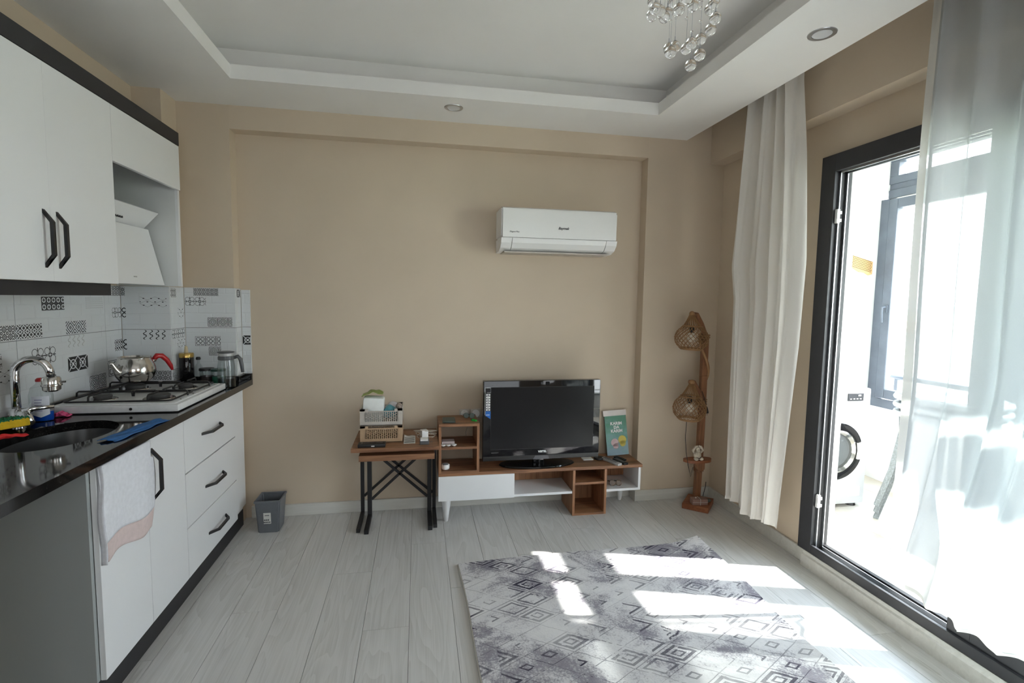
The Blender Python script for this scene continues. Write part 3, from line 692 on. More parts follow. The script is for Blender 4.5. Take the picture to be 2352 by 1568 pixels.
# ------------------------------------------------------------------ kitchen lower units
XF, XCT, ZCT, ZCB = -1.03, -1.003, .879, .845
Y1, Y2, Y3, Y4, YE = 1.807, 2.132, 2.452, 3.05, 3.238
def handle(parent, p0, p1, out, name='handle'):
    """faceted black bow handle between p0 and p1 standing out along +x"""
    p0, p1 = Vector(p0), Vector(p1); d = p1 - p0; o_ = Vector((out, 0, 0))
    up = d.cross(o_).normalized()
    pts = [p0, p0 + d * .2 + o_, p0 + d * .8 + o_, p1]
    b_ = B()
    t = bmesh.new(); w, h = .006, .0055
    sec = []
    for i, q in enumerate(pts):
        tn = [(pts[1] - pts[0]), (pts[2] - pts[0]), (pts[3] - pts[1]), (pts[3] - pts[2])][i].normalized()
        nrm = tn.cross(up).normalized()
        if i in (0, 3): nrm = d.normalized(); 
        sec.append([t.verts.new(q + sx_ * w * up + sy_ * h * nrm * (1.3 if i in (0, 3) else 1)) for sx_, sy_ in ((-1, -1), (1, -1), (1, 1), (-1, 1))])
        if i in (0, 3): pass
    # orient rings consistently
    for a, b in zip(sec, sec[1:]):
        best = min(range(4), key=lambda s_: sum((a[k].co - b[(k + s_) % 4].co).length for k in range(4)))
        b[:] = b[best:] + b[:best]
        for k in range(4): t.faces.new((a[k], a[(k + 1) % 4], b[(k + 1) % 4], b[k]))
    t.faces.new(sec[0]); t.faces.new(sec[-1])
    bmesh.ops.recalc_face_normals(t, faces=t.faces); b_.add(t)
    return obj(name, b_, 'black', parent)
t_ = thing('base_cabinet', (-1.3, 1.97, 0), 'white base cabinet with two doors, under the sink', 'cabinet')
b_ = B(); b_.box(XL + .01, XF - .02, Y1, Y1 + .018, 0, ZCB); obj('side_panel', b_, 'greyside', t_, label='grey side panel facing the empty bay')
b_ = B(); b_.box(XL + .01, XF - .02, Y1 + .018, Y3, .1, .118); b_.box(XL + .01, XF - .02, Y3 - .018, Y3, .118, .70); b_.box(XL + .01, XL + .02, Y1 + .018, Y3 - .018, .118, .70); obj('carcass', b_, 'white', t_)
b_ = B(); b_.box(XF - .018, XF, Y1 + .016, Y2 - .0015, .1, ZCB - .006, .0015); obj('door', b_, 'white', t_)
b_ = B(); b_.box(XF - .018, XF, Y2 + .0015, Y3 - .002, .1, ZCB - .006, .0015); d_ = obj('door', b_, 'white', t_)
handle(d_, (XF, 2.172, .785), (XF, 2.172, .585), .032)
b_ = B(); b_.box(XF - .030, XF - .0185, Y1, Y3, 0, .1); obj('plinth', b_, 'anthra', t_)
t_ = thing('drawer_cabinet', (-1.3, 2.84, 0), 'white drawer unit with three drawers, under the hob', 'cabinet')
b_ = B(); b_.box(XL + .01, XF - .02, Y3, Y3 + .016, .1, ZCB); b_.box(XL + .01, XF - .02, YE - .02, YE - .004, .1, ZCB); b_.box(XL + .01, XF - .02, Y3 + .016, YE - .02, .1, .116); obj('carcass', b_, 'white', t_)
for (z0, z1, hz) in ((.590, ZCB - .006, .722), (.334, .584, .452), (.1, .330, .204)):
    b_ = B(); b_.box(XF - .018, XF, Y3 + .002, Y4 + .04, z0, z1, .0015); d_ = obj('drawer', b_, 'white', t_)
    k = (.722 - hz) * .08
    handle(d_, (XF, 2.645 + k, hz), (XF, 2.865 + k, hz), .03)
b_ = B(); b_.box(XF - .018, XF - .002, Y4 + .043, YE, .13, ZCB - .003); obj('filler', b_, 'white', t_)
b_ = B(); b_.box(XF - .030, XF - .0185, Y3, YE, 0, .1); obj('plinth', b_, 'anthra', t_)
t_ = thing('base_cabinet', (-1.3, .7, 0), 'unseen white base cabinet on the near side of the empty bay under the worktop', 'cabinet')  # out of view, added to keep the rear fill off the grey side panel
b_ = B(); b_.box(XL + .01, XF - .02, .22, 1.19, .1, ZCB - .001); obj('carcass', b_, 'greyside', t_)
for a, b in ((.22, .70), (.705, 1.19)): b_ = B(); b_.box(XF - .018, XF, a, b, .1, ZCB - .006, .0015); d_ = obj('door', b_, 'white', t_); handle(d_, (XF, b - .04, .785), (XF, b - .04, .585), .032)
b_ = B(); b_.box(XF - .030, XF - .0185, .22, 1.19, 0, .1); obj('plinth', b_, 'anthra', t_)
# worktop with a sink hole
SX, SY, SA, SB = -1.285, 2.085, .155, .22     # oval sink
t_ = thing('worktop', (-1.29, 2, ZCB), 'polished black granite worktop running along the kitchen wall', 'worktop')
bm = bmesh.new(); N = 48
ring = [bm.verts.new((SX + SA * math.cos(2 * PI * i / N), SY + SB * math.sin(2 * PI * i / N), ZCT)) for i in range(N)]
Yn, Yx = .2, YB - .002
def outer(i):
    a = 2 * PI * i / N; c_, s_ = math.cos(a), math.sin(a)
    k = min(((XCT if c_ > 0 else XL + .012) - SX) / c_ if abs(c_) > 1e-6 else 9, ((SY + .5 if s_ > 0 else SY - .5) - SY) / s_ if abs(s_) > 1e-6 else 9)
    return (SX + c_ * k, SY + s_ * k)
out = [bm.verts.new((*outer(i), ZCT)) for i in range(N)]
for i in range(N): bm.faces.new((ring[i], ring[(i + 1) % N], out[(i + 1) % N], out[i]))
lowr = [bm.verts.new((v.co.x, v.co.y, ZCB)) for v in ring]
for i in range(N): bm.faces.new((ring[(i + 1) % N], ring[i], lowr[i], lowr[(i + 1) % N]))
b_ = B(); b_.add(bm)
xa = XL + .012
def quad(b, pts): 
    t = bmesh.new(); t.faces.new([t.verts.new(q) for q in pts]); b.add(t)
for (a, c) in ((Yn, SY - .5), (SY + .5, YP - .0)): quad(b_, [(xa, a, ZCT), (XCT, a, ZCT), (XCT, c, ZCT), (xa, c, ZCT)])
for pt in ((xa, SY - .5), (xa, SY + .5), (XCT, SY - .5), (XCT, SY + .5)):
    i = min(range(N), key=lambda k: (outer(k)[0] - pt[0]) ** 2 + (outer(k)[1] - pt[1]) ** 2)
    j = [(i + s_) % N for s_ in (-1, 1)]
    for jj in j:
        quad(b_, [(*pt, ZCT), (*outer(i), ZCT), (*outer(jj), ZCT)]) if abs(outer(jj)[0] - outer(i)[0]) > 1e-6 and abs(outer(jj)[1] - outer(i)[1]) > 1e-6 else None
quad(b_, [(XP + .008, YP, ZCT), (XCT, YP, ZCT), (XCT, YF - .008, ZCT), (XP + .008, YF - .008, ZCT)]); quad(b_, [(XN1 + .008, YF - .008, ZCT), (XCT, YF - .008, ZCT), (XCT, Yx, ZCT), (XN1 + .008, Yx, ZCT)])
quad(b_, [(XCT, Yn, ZCT), (XCT, Yn, ZCB), (XCT, Yx, ZCB), (XCT, Yx, ZCT)])
quad(b_, [(xa, Yn, ZCB), (XCT, Yn, ZCB), (XCT, Yn, ZCT), (xa, Yn, ZCT)])
quad(b_, [(XN1 + .008, Yx, ZCB), (XCT, Yx, ZCB), (XCT, YF, ZCB), (XN1 + .008, YF, ZCB)]); quad(b_, [(xa, Yn, ZCB), (XCT, Yn, ZCB), (XCT, SY - SB - .02, ZCB), (xa, SY - SB - .02, ZCB)])
quad(b_, [(XF - .06, SY - SB - .02, ZCB), (XCT, SY - SB - .02, ZCB), (XCT, YF, ZCB), (XF - .06, YF, ZCB)])
bmesh.ops.remove_doubles(b_.b, verts=b_.b.verts, dist=1e-4); bmesh.ops.recalc_face_normals(b_.b, faces=b_.b.faces)
obj('slab', b_, 'granite', t_)
b_ = B(); us = .915
b_.box(XL + .009, XL + .024, Yn, YP - .009, ZCT, us, .002); b_.box(XL + .009, XP + .008, YP - .024, YP - .009, ZCT, us, .002); b_.box(XP + .009, XP + .024, YP - .024, YF - .009, ZCT, us, .002)
b_.box(XP + .009, XN1 + .008, YF - .024, YF - .009, ZCT, us, .002); b_.box(XN1 + .009, XN1 + .024, YF - .024, YB - .009, ZCT, us, .002); b_.box(XN1 + .009, XCT, YB - .024, YB - .001, ZCT, us, .002)
obj('upstand', b_, 'granite', t_)
# sink
t_ = thing('sink', (SX, SY, ZCB - .16), 'dark oval undermount sink in the black worktop', 'sink')
b_ = B(); b_.lathe([(0, ZCB - .155), (.3, ZCB - .15), (.85, ZCB - .12), (.97, ZCB - .03), (1.0, ZCB + .001), (1.04, ZCB + .001), (1.04, ZCB - .003), (1.0, ZCB - .05), (.9, ZCB - .13), (0, ZCB - .165)], (SX, SY, 0), 48, None, SA, SB)
obj('basin', b_, plain('dark_composite', (.05, .053, .055), .3), t_, smooth=True)
b_ = B(); b_.lathe([(0, 0), (.03, 0), (.034, .004), (.02, .005), (0, .003)], (SX, SY, ZCB - .154), 24); obj('drain', b_, 'chrome', t_, smooth=True)
# faucet
fx_, fy_ = -1.52, 2.238
t_ = thing('faucet', (fx_, fy_, ZCT), 'chrome gooseneck kitchen faucet with a filter head at the sink', 'faucet')
b_ = B(); b_.lathe([(0, 0), (.027, 0), (.028, .006), (.022, .012), (.021, .062), (.015, .07), (0, .07)], (fx_, fy_, ZCT), 28); obj('base', b_, 'chrome', t_, smooth=True)
pts = [(fx_, fy_, ZCT + .06), (fx_, fy_, ZCT + .19)]
dx, dy = .102, .026
for k in range(1, 13):
    a = PI * .93 * k / 12; q = (1 - math.cos(a)) / 2
    pts.append((fx_ + dx * q, fy_ + dy * q, ZCT + .202 + .056 * math.sin(a)))
pts.append((pts[-1][0] + .004, pts[-1][1] + .001, pts[-1][2] - .018))
b_ = B(); b_.tube(pts, .0140, 16); obj('spout', b_, 'chrome', t_, smooth='all')
ex, ey, ez = pts[-1]
b_ = B(); b_.lathe([(0, .002), (.013, .002), (.013, -.008), (.017, -.008)], (ex, ey, ez), 20); obj('spout_seal', b_, 'black', t_, smooth=True)
b_ = B(); b_.lathe([(.012, -.006), (.026, -.010), (.030, -.016), (.031, -.036), (.034, -.038), (.034, -.044), (.030, -.046), (.029, -.060), (.022, -.066), (.014, -.066), (0, -.062)], (ex, ey, ez), 28); b_.tube([(ex + .02, ey, ez - .03), (ex + .046, ey + .006, ez - .03)], .004, 8); obj('filter_head', b_, 'steel', t_, smooth=True)
b_ = B(); b_.tube([(fx_ + .005, fy_, ZCT + .052), (fx_ + .035, fy_ - .012, ZCT + .045), (fx_ + .062, fy_ - .03, ZCT + .016)], [.019, .020, .0165], 16); b_.tube([(fx_ + .025, fy_ - .008, ZCT + .055), (fx_ + .05, fy_ + .008, ZCT + .066), (fx_ + .10, fy_ + .042, ZCT + .066)], [.016, .010, .006], 12); obj('lever', b_, 'chrome', t_, smooth='all')
# soap bottle
bx, by = -1.492, 2.325
t_ = thing('soap_bottle', (bx, by, ZCT), 'clear dish soap bottle with blue liquid behind the faucet', 'bottle')
prof = [(0, .0), (.038, 0), (.042, .008), (.042, .105), (.034, .135), (.016, .15), (.014, .16), (0, .16)]
b_ = B(); b_.lathe(prof, (bx, by, ZCT), 28, None, 1, .62); obj('bottle', b_, 'jarglass', t_, smooth=True)
b_ = B(); b_.lathe([(0, .003), (.038, .003), (.040, .01), (.040, .04), (0, .04)], (bx, by, ZCT), 28, None, 1, .62); obj('soap', b_, plain('blue_soap', (.0, .06, .42), .1), t_, smooth=True)
b_ = B(); b_.lathe([(0, .16), (.015, .16), (.015, .168), (.009, .174), (0, .174)], (bx, by, ZCT), 20); obj('cap', b_, 'red', t_, smooth=True)
b_ = B(); b_.grid(lambda u, w: (bx + .0428 * math.sin((u - .5) * 1.5 + .3), by - .0272 * math.cos((u - .5) * 1.5 + .3), ZCT + .018 + (1 - w) * .085 + .012 * abs(u - .5) * 2 * w), 10, 6, .0004); lb = obj('sticker', b_, plain('white_sticker', (.72, .74, .80), .4), t_)
b_ = B(); ang = .3
for q in range(5):
    w_ = .5 - .05 * (q % 2); b_.grid(lambda u, w: (bx + .0435 * math.sin((u * w_ - .3) * 1.2 + .2), by - .0278 * math.cos((u * w_ - .3) * 1.2 + .2), ZCT + .09 - q * .011 - w * (.005 if q == 3 else .002)), 5, 1)
obj('sticker_print', b_, plain('blue_print', (.05, .05, .22), .5), lb)
# sponge, cloths
t_ = thing('sponge', (-1.5, 2.12, ZCT), 'yellow kitchen sponge with a green scouring face beside the faucet', 'sponge')
R_ = Matrix.Translation((-1.50, 2.15, ZCT)) @ Matrix.Scale(1.25, 4) @ Matrix.Rotation(-.55, 4, 'Z') @ Matrix.Rotation(-.12, 4, 'Y')
b_ = B(); b_.box(-.055, .055, -.036, .036, .012, .036, .004, R_); obj('foam', b_, paint('yellow_foam', (.62, .40, .01), .9, .1, 60, .8, 200), t_)
b_ = B(); b_.grid(lambda u, w: R_ @ Vector((lerp(-.055, .055, u), lerp(-.036, .036, w), .037 + .004 * math.sin(u * 23) * math.cos(w * 17) + .003 * math.sin(u * 50 + w * 30))), 24, 14, .004); obj('scourer', b_, paint('green_scourer', (.01, .13, .05), .9, .3, 120, 1, 300), t_)
def cloth(name, lab, mat, cx, cy, w, h, rot, amp, zb=ZCT, n1=4.0, th=.002):
    R_ = Matrix.Translation((cx, cy, zb)) @ Matrix.Rotation(rot, 4, 'Z')
    b_ = B(); b_.grid(lambda u, v: R_ @ Vector(((u - .5) * w + .004 * math.sin(v * 14), (v - .5) * h + .004 * math.sin(u * 19), .0035 + amp * (1 + math.sin(v * n1 * PI + 1.2 * math.sin(u * 5))) * (.6 + .4 * math.sin(u * 4)))), 30, 24, th)
    return obj(name, b_, mat, None, smooth='all', label=lab, cat='cloth')
cloth('dish_cloth', 'bright red folded cloth at the sink edge below the sponge', plain('red_cloth', (.75, .03, .03), .8), -1.43, 2.055, .10, .045, .75, .005)
cloth('dish_cloth', 'blue crumpled cloth on the worktop edge right of the sink', paint('blue_cloth', (.03, .13, .36), .9, .15, 80, .6, 400), -1.052, 2.115, .065, .31, -.10, .0035)
cloth('dish_cloth', 'pink cloth crumpled between the soap bottle and the hob', plain('pink_cloth', (.62, .08, .20), .8), -1.462, 2.388, .06, .045, .3, .009, th=0)

# hob
HX0, HX1, HY0, HY1, HZ0, HZ1 = -1.535, -1.035, 2.42, 2.985, .882, .918
t_ = thing('gas_hob', (-1.285, 2.7, ZCT), 'white enamel gas hob with four burners and black pan supports', 'hob')
b_ = B(); b_.box(HX0, HX1, HY0, HY1, ZCT + .004, HZ1 - .004, .006); b_.box(HX0 + .02, HX1 - .02, HY0 + .02, HY1 - .02, HZ1 - .012, HZ1, .004); b_.box(HX0 + .03, HX1 - .03, HY0 + .03, HY1 - .03, ZCT, ZCT + .01); obj('hob_plate', b_, 'enamel', t_, smooth=True)
burn = [(-1.40, 2.56, .036), (-1.40, 2.83, .044), (-1.17, 2.56, .044), (-1.17, 2.83, .034)]
for (x, y, r_) in burn:
    b_ = B(); b_.lathe([(0, 0), (r_ + .02, 0), (r_ + .018, .003), (0, .003)], (x, y, HZ1), 32); sk = obj('burner_base', b_, 'steel', t_, smooth=True)
    b_ = B(); b_.lathe([(0, .003), (r_ - .004, .003), (r_, .012), (r_, .017), (r_ - .008, .022), (0, .022)], (x, y, HZ1), 32); obj('burner_cap', b_, plain('worn_cap', (.06, .06, .06), .45), sk, smooth=True)
gz = HZ1 + .033
for (ya, yb) in ((HY0 + .035, 2.695), (2.705, HY1 - .035)):
    b_ = B(); xa_, xb_ = HX0 + .035, HX1 - .045
    loop = []
    for (cx_, cy_, a0) in ((xb_ - .02, yb - .02, 0), (xa_ + .02, yb - .02, 90), (xa_ + .02, ya + .02, 180), (xb_ - .02, ya + .02, 270)):
        for k in range(4):
            a = math.radians(a0 + k * 30); loop.append((cx_ + .02 * math.cos(a), cy_ + .02 * math.sin(a), HZ1 + .008))
    b_.tube(loop, .0042, 8, True)
    ym = (ya + yb) / 2
    for xm in (-1.40, -1.17):
        for (dx, dy) in ((1, 0), (-1, 0), (0, 1), (0, -1)):
            e = (ya if dy < 0 else yb) if dy else None
            ex_, ey_ = (xm + dx * .113, ym) if dx else (xm, e)
            b_.tube([(ex_, ey_, HZ1 + .008), (ex_ - dx * .002, ey_ - dy * .002, gz - .006), (ex_ - dx * .01, ey_ - dy * .01, gz), (xm + dx * .022, ym + dy * .022, gz)], .0042, 8)
    obj('pan_support', b_, 'iron', t_, smooth='all')
for k in range(4):
    b_ = B(); b_.lathe([(0, 0), (.018, 0), (.017, .02), (0, .022)], (HX1 - .022, 2.5 + k * .045, HZ1), 20) if False else b_.lathe([(0, 0), (.004, 0), (.004, .003), (0, .003)], (HX1 - .03, HY0 + .10 + k * .13, HZ1), 10); obj('screw_cap', b_, 'steel', t_)
b_ = B(); b_.lathe([(0, 0), (.006, 0), (.006, .003), (0, .003)], (-1.22, HY0 + .001, .898), 14, RX); obj('vent_dot', b_, 'black', t_)
# kettle
kx, ky, kz = -1.402, 2.838, gz + .0045
t_ = thing('kettle', (kx, ky, kz), 'stainless steel kettle with a red handle on the rear burner', 'kettle')
b_ = B(); b_.lathe([(0, 0), (.060, 0), (.066, .004), (.083, .028), (.089, .05), (.087, .072), (.078, .098), (.070, .112), (.069, .118), (.072, .121), (.069, .123), (.066, .114), (.074, .098), (.082, .07), (.078, .03), (0, .008)], (kx, ky, kz), 40); obj('body', b_, 'steel', t_, smooth=True)
b_ = B(); b_.tube([(kx - .03, ky - .065, kz + .038), (kx - .036, ky - .085, kz + .058), (kx - .042, ky - .098, kz + .08), (kx - .047, ky - .108, kz + .1), (kx - .054, ky - .116, kz + .106)], [.023, .018, .012, .009, .007], 14); obj('spout', b_, 'steel', t_, smooth='all')
b_ = B(); b_.tube([(kx + .045, ky + .055, kz + .09), (kx + .058, ky + .072, kz + .100)], [.008, .011], 10); obj('handle_bracket', b_, 'steel', t_, smooth='all')
b_ = B(); b_.tube([(kx + .054, ky + .068, kz + .100), (kx + .064, ky + .082, kz + .118), (kx + .078, ky + .100, kz + .116), (kx + .094, ky + .118, kz + .092), (kx + .106, ky + .132, kz + .058), (kx + .110, ky + .138, kz + .036)], [.011, .014, .0135, .012, .0105, .006], 14); obj('handle', b_, 'red', t_, smooth='all')
# oil bottle, jars, jug
t_ = thing('oil_bottle', (-1.29, 3.14, ZCT), 'tall black glass oil bottle with a gold collar and pouring spout', 'bottle')
b_ = B(); b_.lathe([(0, 0), (.033, 0), (.036, .004), (.036, .16), (.034, .164), (0, .164)], (-1.285, 3.13, ZCT), 32); obj('bottle', b_, 'gloss', t_, smooth=True)
b_ = B(); b_.lathe([(.02, .160), (.037, .162), (.037, .182), (.034, .186), (0, .188)], (-1.285, 3.13, ZCT), 32); obj('collar', b_, plain('gold', (.55, .38, .12), .25, 1), t_, smooth=True)
b_ = B(); b_.lathe([(0, .186), (.011, .186), (.009, .2), (.007, .222), (.003, .226), (0, .226)], (-1.285, 3.13, ZCT), 16); obj('spout', b_, plain('cream_spout', (.6, .5, .3), .4), t_, smooth=True)
t_ = thing('oil_bottle', (-1.262, 3.185, ZCT), 'small dark cruet with a thin neck just behind the tall black bottle', 'bottle')
b_ = B(); b_.lathe([(0, 0), (.022, 0), (.024, .05), (.020, .10), (.008, .12), (.008, .14), (.012, .145), (.011, .152), (0, .153)], (-1.248, 3.19, ZCT), 24); obj('bottle', b_, 'jarglass', t_, smooth=True)
b_ = B(); b_.lathe([(0, .14), (.011, .14), (.013, .147), (.010, .156), (0, .157)], (-1.248, 3.19, ZCT), 16); obj('stopper', b_, 'black', t_, smooth=True)
def jar(x, y, lid, fill, lab, h=.084, r=.037):
    t_ = thing('jar', (x, y, ZCT), lab, 'jar', 'glass jars beside the hob')
    b_ = B(); b_.lathe([(0, 0), (r - .002, 0), (r, .004), (r, h), (r - .003, h + .004), (r - .004, h), (r - .003, .006), (0, .004)], (x, y, ZCT), 32); obj('glass_body', b_, 'jarglass', t_, smooth=True)
    b_ = B(); b_.lathe([(0, .005), (r - .004, .005), (r - .004, h * .62), (0, h * .62)], (x, y, ZCT), 28); obj('contents', b_, fill, t_, smooth=True)
    b_ = B(); b_.lathe([(0, h), (r + .003, h), (r + .003, h + .006), (r + .001, h + .012), (0, h + .013)], (x, y, ZCT), 32); obj('lid', b_, lid, t_, smooth=True)
jar(-1.19, 3.15, 'black', plain('dark_grain', (.05, .03, .03), .7), 'low glass jar with a black lid next to the black oil bottle')
jar(-1.118, 3.12, plain('green_lid', (.01, .06, .045), .3), plain('green_mix', (.02, .16, .10), .6), 'low glass jar with a dark green lid and green contents')
jx, jy = -1.052, 3.05
t_ = thing('water_jug', (jx, jy, ZCT), 'clear water jug with a grey lid and handle at the worktop end', 'jug')
b_ = B(); b_.lathe([(0, 0), (.042, 0), (.045, .005), (.044, .12), (.038, .16), (.038, .168), (.036, .168), (.036, .16), (.042, .12), (.043, .008), (0, .006)], (jx, jy, ZCT), 36); obj('glass_body', b_, 'jarglass', t_, smooth=True)
b_ = B(); b_.lathe([(0, .007), (.0415, .008), (.041, .052), (0, .052)], (jx, jy, ZCT), 32); obj('water', b_, glass('water', (.62, .65, .67)), t_, smooth=True)
MAT['greyplastic'] = plain('grey_plastic', (.10, .105, .11), .35)
b_ = B(); b_.lathe([(.037, .155), (.041, .158), (.041, .172), (.038, .178), (.0375, .165)], (jx, jy, ZCT), 32); b_.lathe([(0, .193), (.036, .193), (.042, .196), (.043, .2), (.03, .203), (0, .202)], (jx, jy, ZCT), 32); lid = obj('lid', b_, 'greyplastic', t_, smooth=True)
b_ = B(); b_.lathe([(.0, .172), (.037, .172), (.038, .193), (0, .193)], (jx, jy, ZCT), 32); obj('lid_band', b_, plain('pale_band', (.5, .5, .5), .4), lid, smooth=True)
b_ = B(); b_.tube([(jx + .033, jy + .012, ZCT + .165), (jx + .055, jy + .018, ZCT + .172), (jx + .068, jy + .022, ZCT + .155), (jx + .073, jy + .024, ZCT + .12), (jx + .076, jy + .025, ZCT + .082)], [.009, .0105, .011, .010, .0085], 12); obj('handle', b_, 'greyplastic', t_, smooth='all')

# towel over the cabinet door
t_ = thing('tea_towel', (XF + .01, 1.98, .5), 'white towel with a pink bottom stripe hanging over the left cabinet door', 'towel')
def tw(u, w):
    y = lerp(lerp(1.822, 1.836, w), lerp(2.150, 2.138, w) + .035 * math.sin(w * PI) * (w > .2), u)
    z = lerp(lerp(.832, .815, 0), lerp(.505, .495, u), w) + .012 * math.sin(u * 6) * w
    return (XF + .004 + .010 * (1 + math.sin(u * 9 + w * 2)) * (.3 + w * .9) * .5 + .012 * math.exp(-((w - .05) / .05) ** 2) * 0, y, z)
b_ = B(); b_.grid(lambda u, w: tw(u, w * .80), 40, 30, .0025); obj('cloth', b_, 'cloth_w', t_, smooth='all')
b_ = B(); b_.grid(lambda u, w: tw(u, .80 + w * .20), 40, 8, .0025); obj('stripe', b_, 'cloth_p', t_, smooth='all')
b_ = B(); b_.grid(lambda u, w: (XF + .006 + .02 * w, lerp(1.815, 1.822, u) + .012 * math.sin(w * 5) * w, lerp(.83, .52, w)), 2, 20, .004) if False else b_.grid(lambda u, w: (lerp(XF + .002, XF + .02, u), 1.824 + .006 * math.sin(w * 9), lerp(.835, .50, w)), 3, 24, .003); obj('folded_edge', b_, 'cloth_w', t_, smooth='all')

# ------------------------------------------------------------------ wall cabinets and hood
XU, UY0, UYH, UY1 = -1.257, .35, 2.449, 3.066
t_ = thing('wall_cabinet', (-1.4, 1.4, 1.435), 'white wall cabinet with plain doors, black bow handles and dark bands', 'cabinet')
ys = [UY0, .88, 1.47, 2.058, UYH]
b_ = B(); b_.box(XL + .002, XU - .02, UY0, UYH - .002, 1.445, 1.463); b_.box(XL + .002, XU - .02, UYH - .018, UYH, 1.463, 2.17); b_.box(XL + .002, XU - .02, UY0, UY0 + .018, 1.463, 2.17); b_.box(XL + .002, XU - .02, UY0, UYH - .002, 2.16, 2.178); obj('carcass', b_, 'innergrey', t_)
for k, (a, b) in enumerate(zip(ys, ys[1:])):
    b_ = B(); b_.box(XU - .018, XU, a + .0003, b - .0003, 1.435, 2.178 if k else 2.172, .0002); d_ = obj('door', b_, 'white', t_)
    if k in (1, 3): handle(d_, (XU, a + .034, 1.672), (XU, a + .034, 1.487), .026)
    else: handle(d_, (XU, b - .034, 1.672), (XU, b - .034, 1.487), .026)
b_ = B(); b_.box(XL + .002, XU + .002, UY0, UY1, 2.180, 2.247); obj('cornice', b_, 'anthra', t_, label='dark top band')
b_ = B(); b_.box(XU - .07, XU - .054, UY0, UYH + .045, 1.385, 1.4345); obj('light_pelmet', b_, 'anthra', t_, label='dark lower band')
b_ = B(); b_.box(XL + .012, XU - .0705, UYH + .037, UYH + .045, 1.385, 1.4345); obj('pelmet_return', b_, 'innergrey', t_)
b_ = B(); b_.lathe([(0, 1.445), (.03, 1.445), (.03, 1.437), (0, 1.436)], (-1.42, 2.28, 0), 20); obj('cabinet_spot', b_, 'alu', t_, smooth=True)
t_ = thing('hood_cabinet', (-1.4, 2.76, 1.435), 'white open cabinet around the cooker hood with a flap above', 'cabinet')
b_ = B(); b_.box(XU - .018, XU, UYH + .002, UY1, 1.948, 2.178, .0008); obj('flap_door', b_, 'white', t_)
b_ = B(); b_.box(XL + .002, XU - .02, UY1 - .018, UY1, 1.435, 2.16); b_.box(XL + .002, XU - .02, UYH, UYH + .016, 1.435, 2.17); b_.box(XL + .002, XU - .02, UYH + .016, UY1, 2.16, 2.178); obj('carcass', b_, 'innergrey', t_)
b_ = B(); b_.box(XU - .02, XU - .006, UY1 - .019, UY1 + .001, 1.435, 1.946); obj('edge_band', b_, 'white', t_)
b_ = B(); b_.box(XL + .002, XL + .01, UYH + .016, UY1 - .018, 1.6, 2.16); obj('back_board', b_, 'greyside', t_)
t_ = thing('cooker_hood', (-1.42, 2.75, 1.44), 'white angled glass cooker hood with a row of buttons', 'cooker hood')
hy0, hy1 = UYH + .025, 2.985
b_ = B(); b_.prism([(XL + .012, 1.445), (-1.36, 1.445), (-1.45, 1.72), (-1.46, 1.80), (XL + .012, 1.80)], 'y', hy0, hy1 - .02); obj('hood_body', b_, 'innergrey', t_)
b_ = B(); b_.prism([(-1.335, 1.440), (-1.325, 1.440), (-1.392, 1.728), (-1.402, 1.728)], 'y', hy0, hy1 + .02); fp = obj('front_glass', b_, 'white', t_)
b_ = B(); b_.prism([(-1.43, 1.722), (-1.418, 1.722), (-1.335, 1.812), (-1.345, 1.818)], 'y', hy0, hy1 + .01); up_ = obj('upper_glass', b_, 'white', t_)
b_ = B()
for k in range(6): b_.box(-1.388, -1.382, 2.655 + k * .018, 2.666 + k * .018, 1.752, 1.764)
obj('buttons', b_, 'anthra', up_)
b_ = B()
for k in range(4): b_.box(-1.340, -1.3325, 2.725 + k * .008, 2.7305 + k * .008, 1.470, 1.478)
obj('small_mark', b_, plain('grey_print', (.4, .4, .4), .5), fp)

# ------------------------------------------------------------------ backsplash tiles and printed motifs
TZ = [(.916, 1.200), (1.202, 1.433)]
def tiles(parent, fix, axis, cuts, sgn, zs=TZ):
    out = []
    b_ = B(); lo, hi = zs[0][0], zs[-1][1] - .001
    if axis == 'y': b_.box(fix, fix + sgn * .0055, cuts[0] + .002, cuts[-1] - .002, lo, hi)
    else: b_.box(cuts[0] + .002, cuts[-1] - .002, fix - .0055, fix, lo, hi)
    obj('grout', b_, 'grout', parent)
    for (z0, z1) in zs:
        for a, b in zip(cuts, cuts[1:]):
            b_ = B(); a_, b2 = a + .0012, b - .0012
            if axis == 'y': b_.box(fix, fix + sgn * .008, a_, b2, z0, z1, .0007) if sgn > 0 else b_.box(fix - .008, fix, a_, b2, z0, z1, .0007); uv = lambda c: (c.y, c.z - .02)
            else: b_.box(a_, b2, fix - .008, fix, z0, z1, .0007); uv = lambda c: (c.x, c.z - .02)
            out.append(obj('tile', b_, 'tile', parent, uv=uv))
    return out
tiles(wall_left, XL, 'y', [.56, 1.15, 1.74, 2.33, 2.918, YP - .008], 1)
tiles(pillar, YP, 'x', [XL + .008, XP + .008], -1)
tiles(pillar, XP, 'y', [YP, YF - .008], 1)
tiles(pilaster, YF, 'x', [XP + .008, XN1 + .008], -1)
tiles(pilaster, XN1, 'y', [YF, YB - .008], 1)
tiles(wall_back, YB, 'x', [XN1 + .008, XCT], -1, [(.916, 1.200), (1.202, 1.425)])
def motif_plane(parent, plane, c, a0, a1, z0, z1, k):
    """print on a tile: plane 'x' faces +x at x=c, plane 'y' faces -y at y=c"""
    b_ = B()
    if plane == 'x': b_.box(c - .001, c + .0006, a0, a1, z0, z1); uv = lambda q: ((q.y - a0) / (z1 - z0), (q.z - z0) / (z1 - z0))
    else: b_.box(a0, a1, c - .0006, c + .001, z0, z1); uv = lambda q: ((q.x - a0) / (z1 - z0), (q.z - z0) / (z1 - z0))
    obj('printed_motif', b_, MOT[k], parent, uv=uv)
cx_ = XL + .008
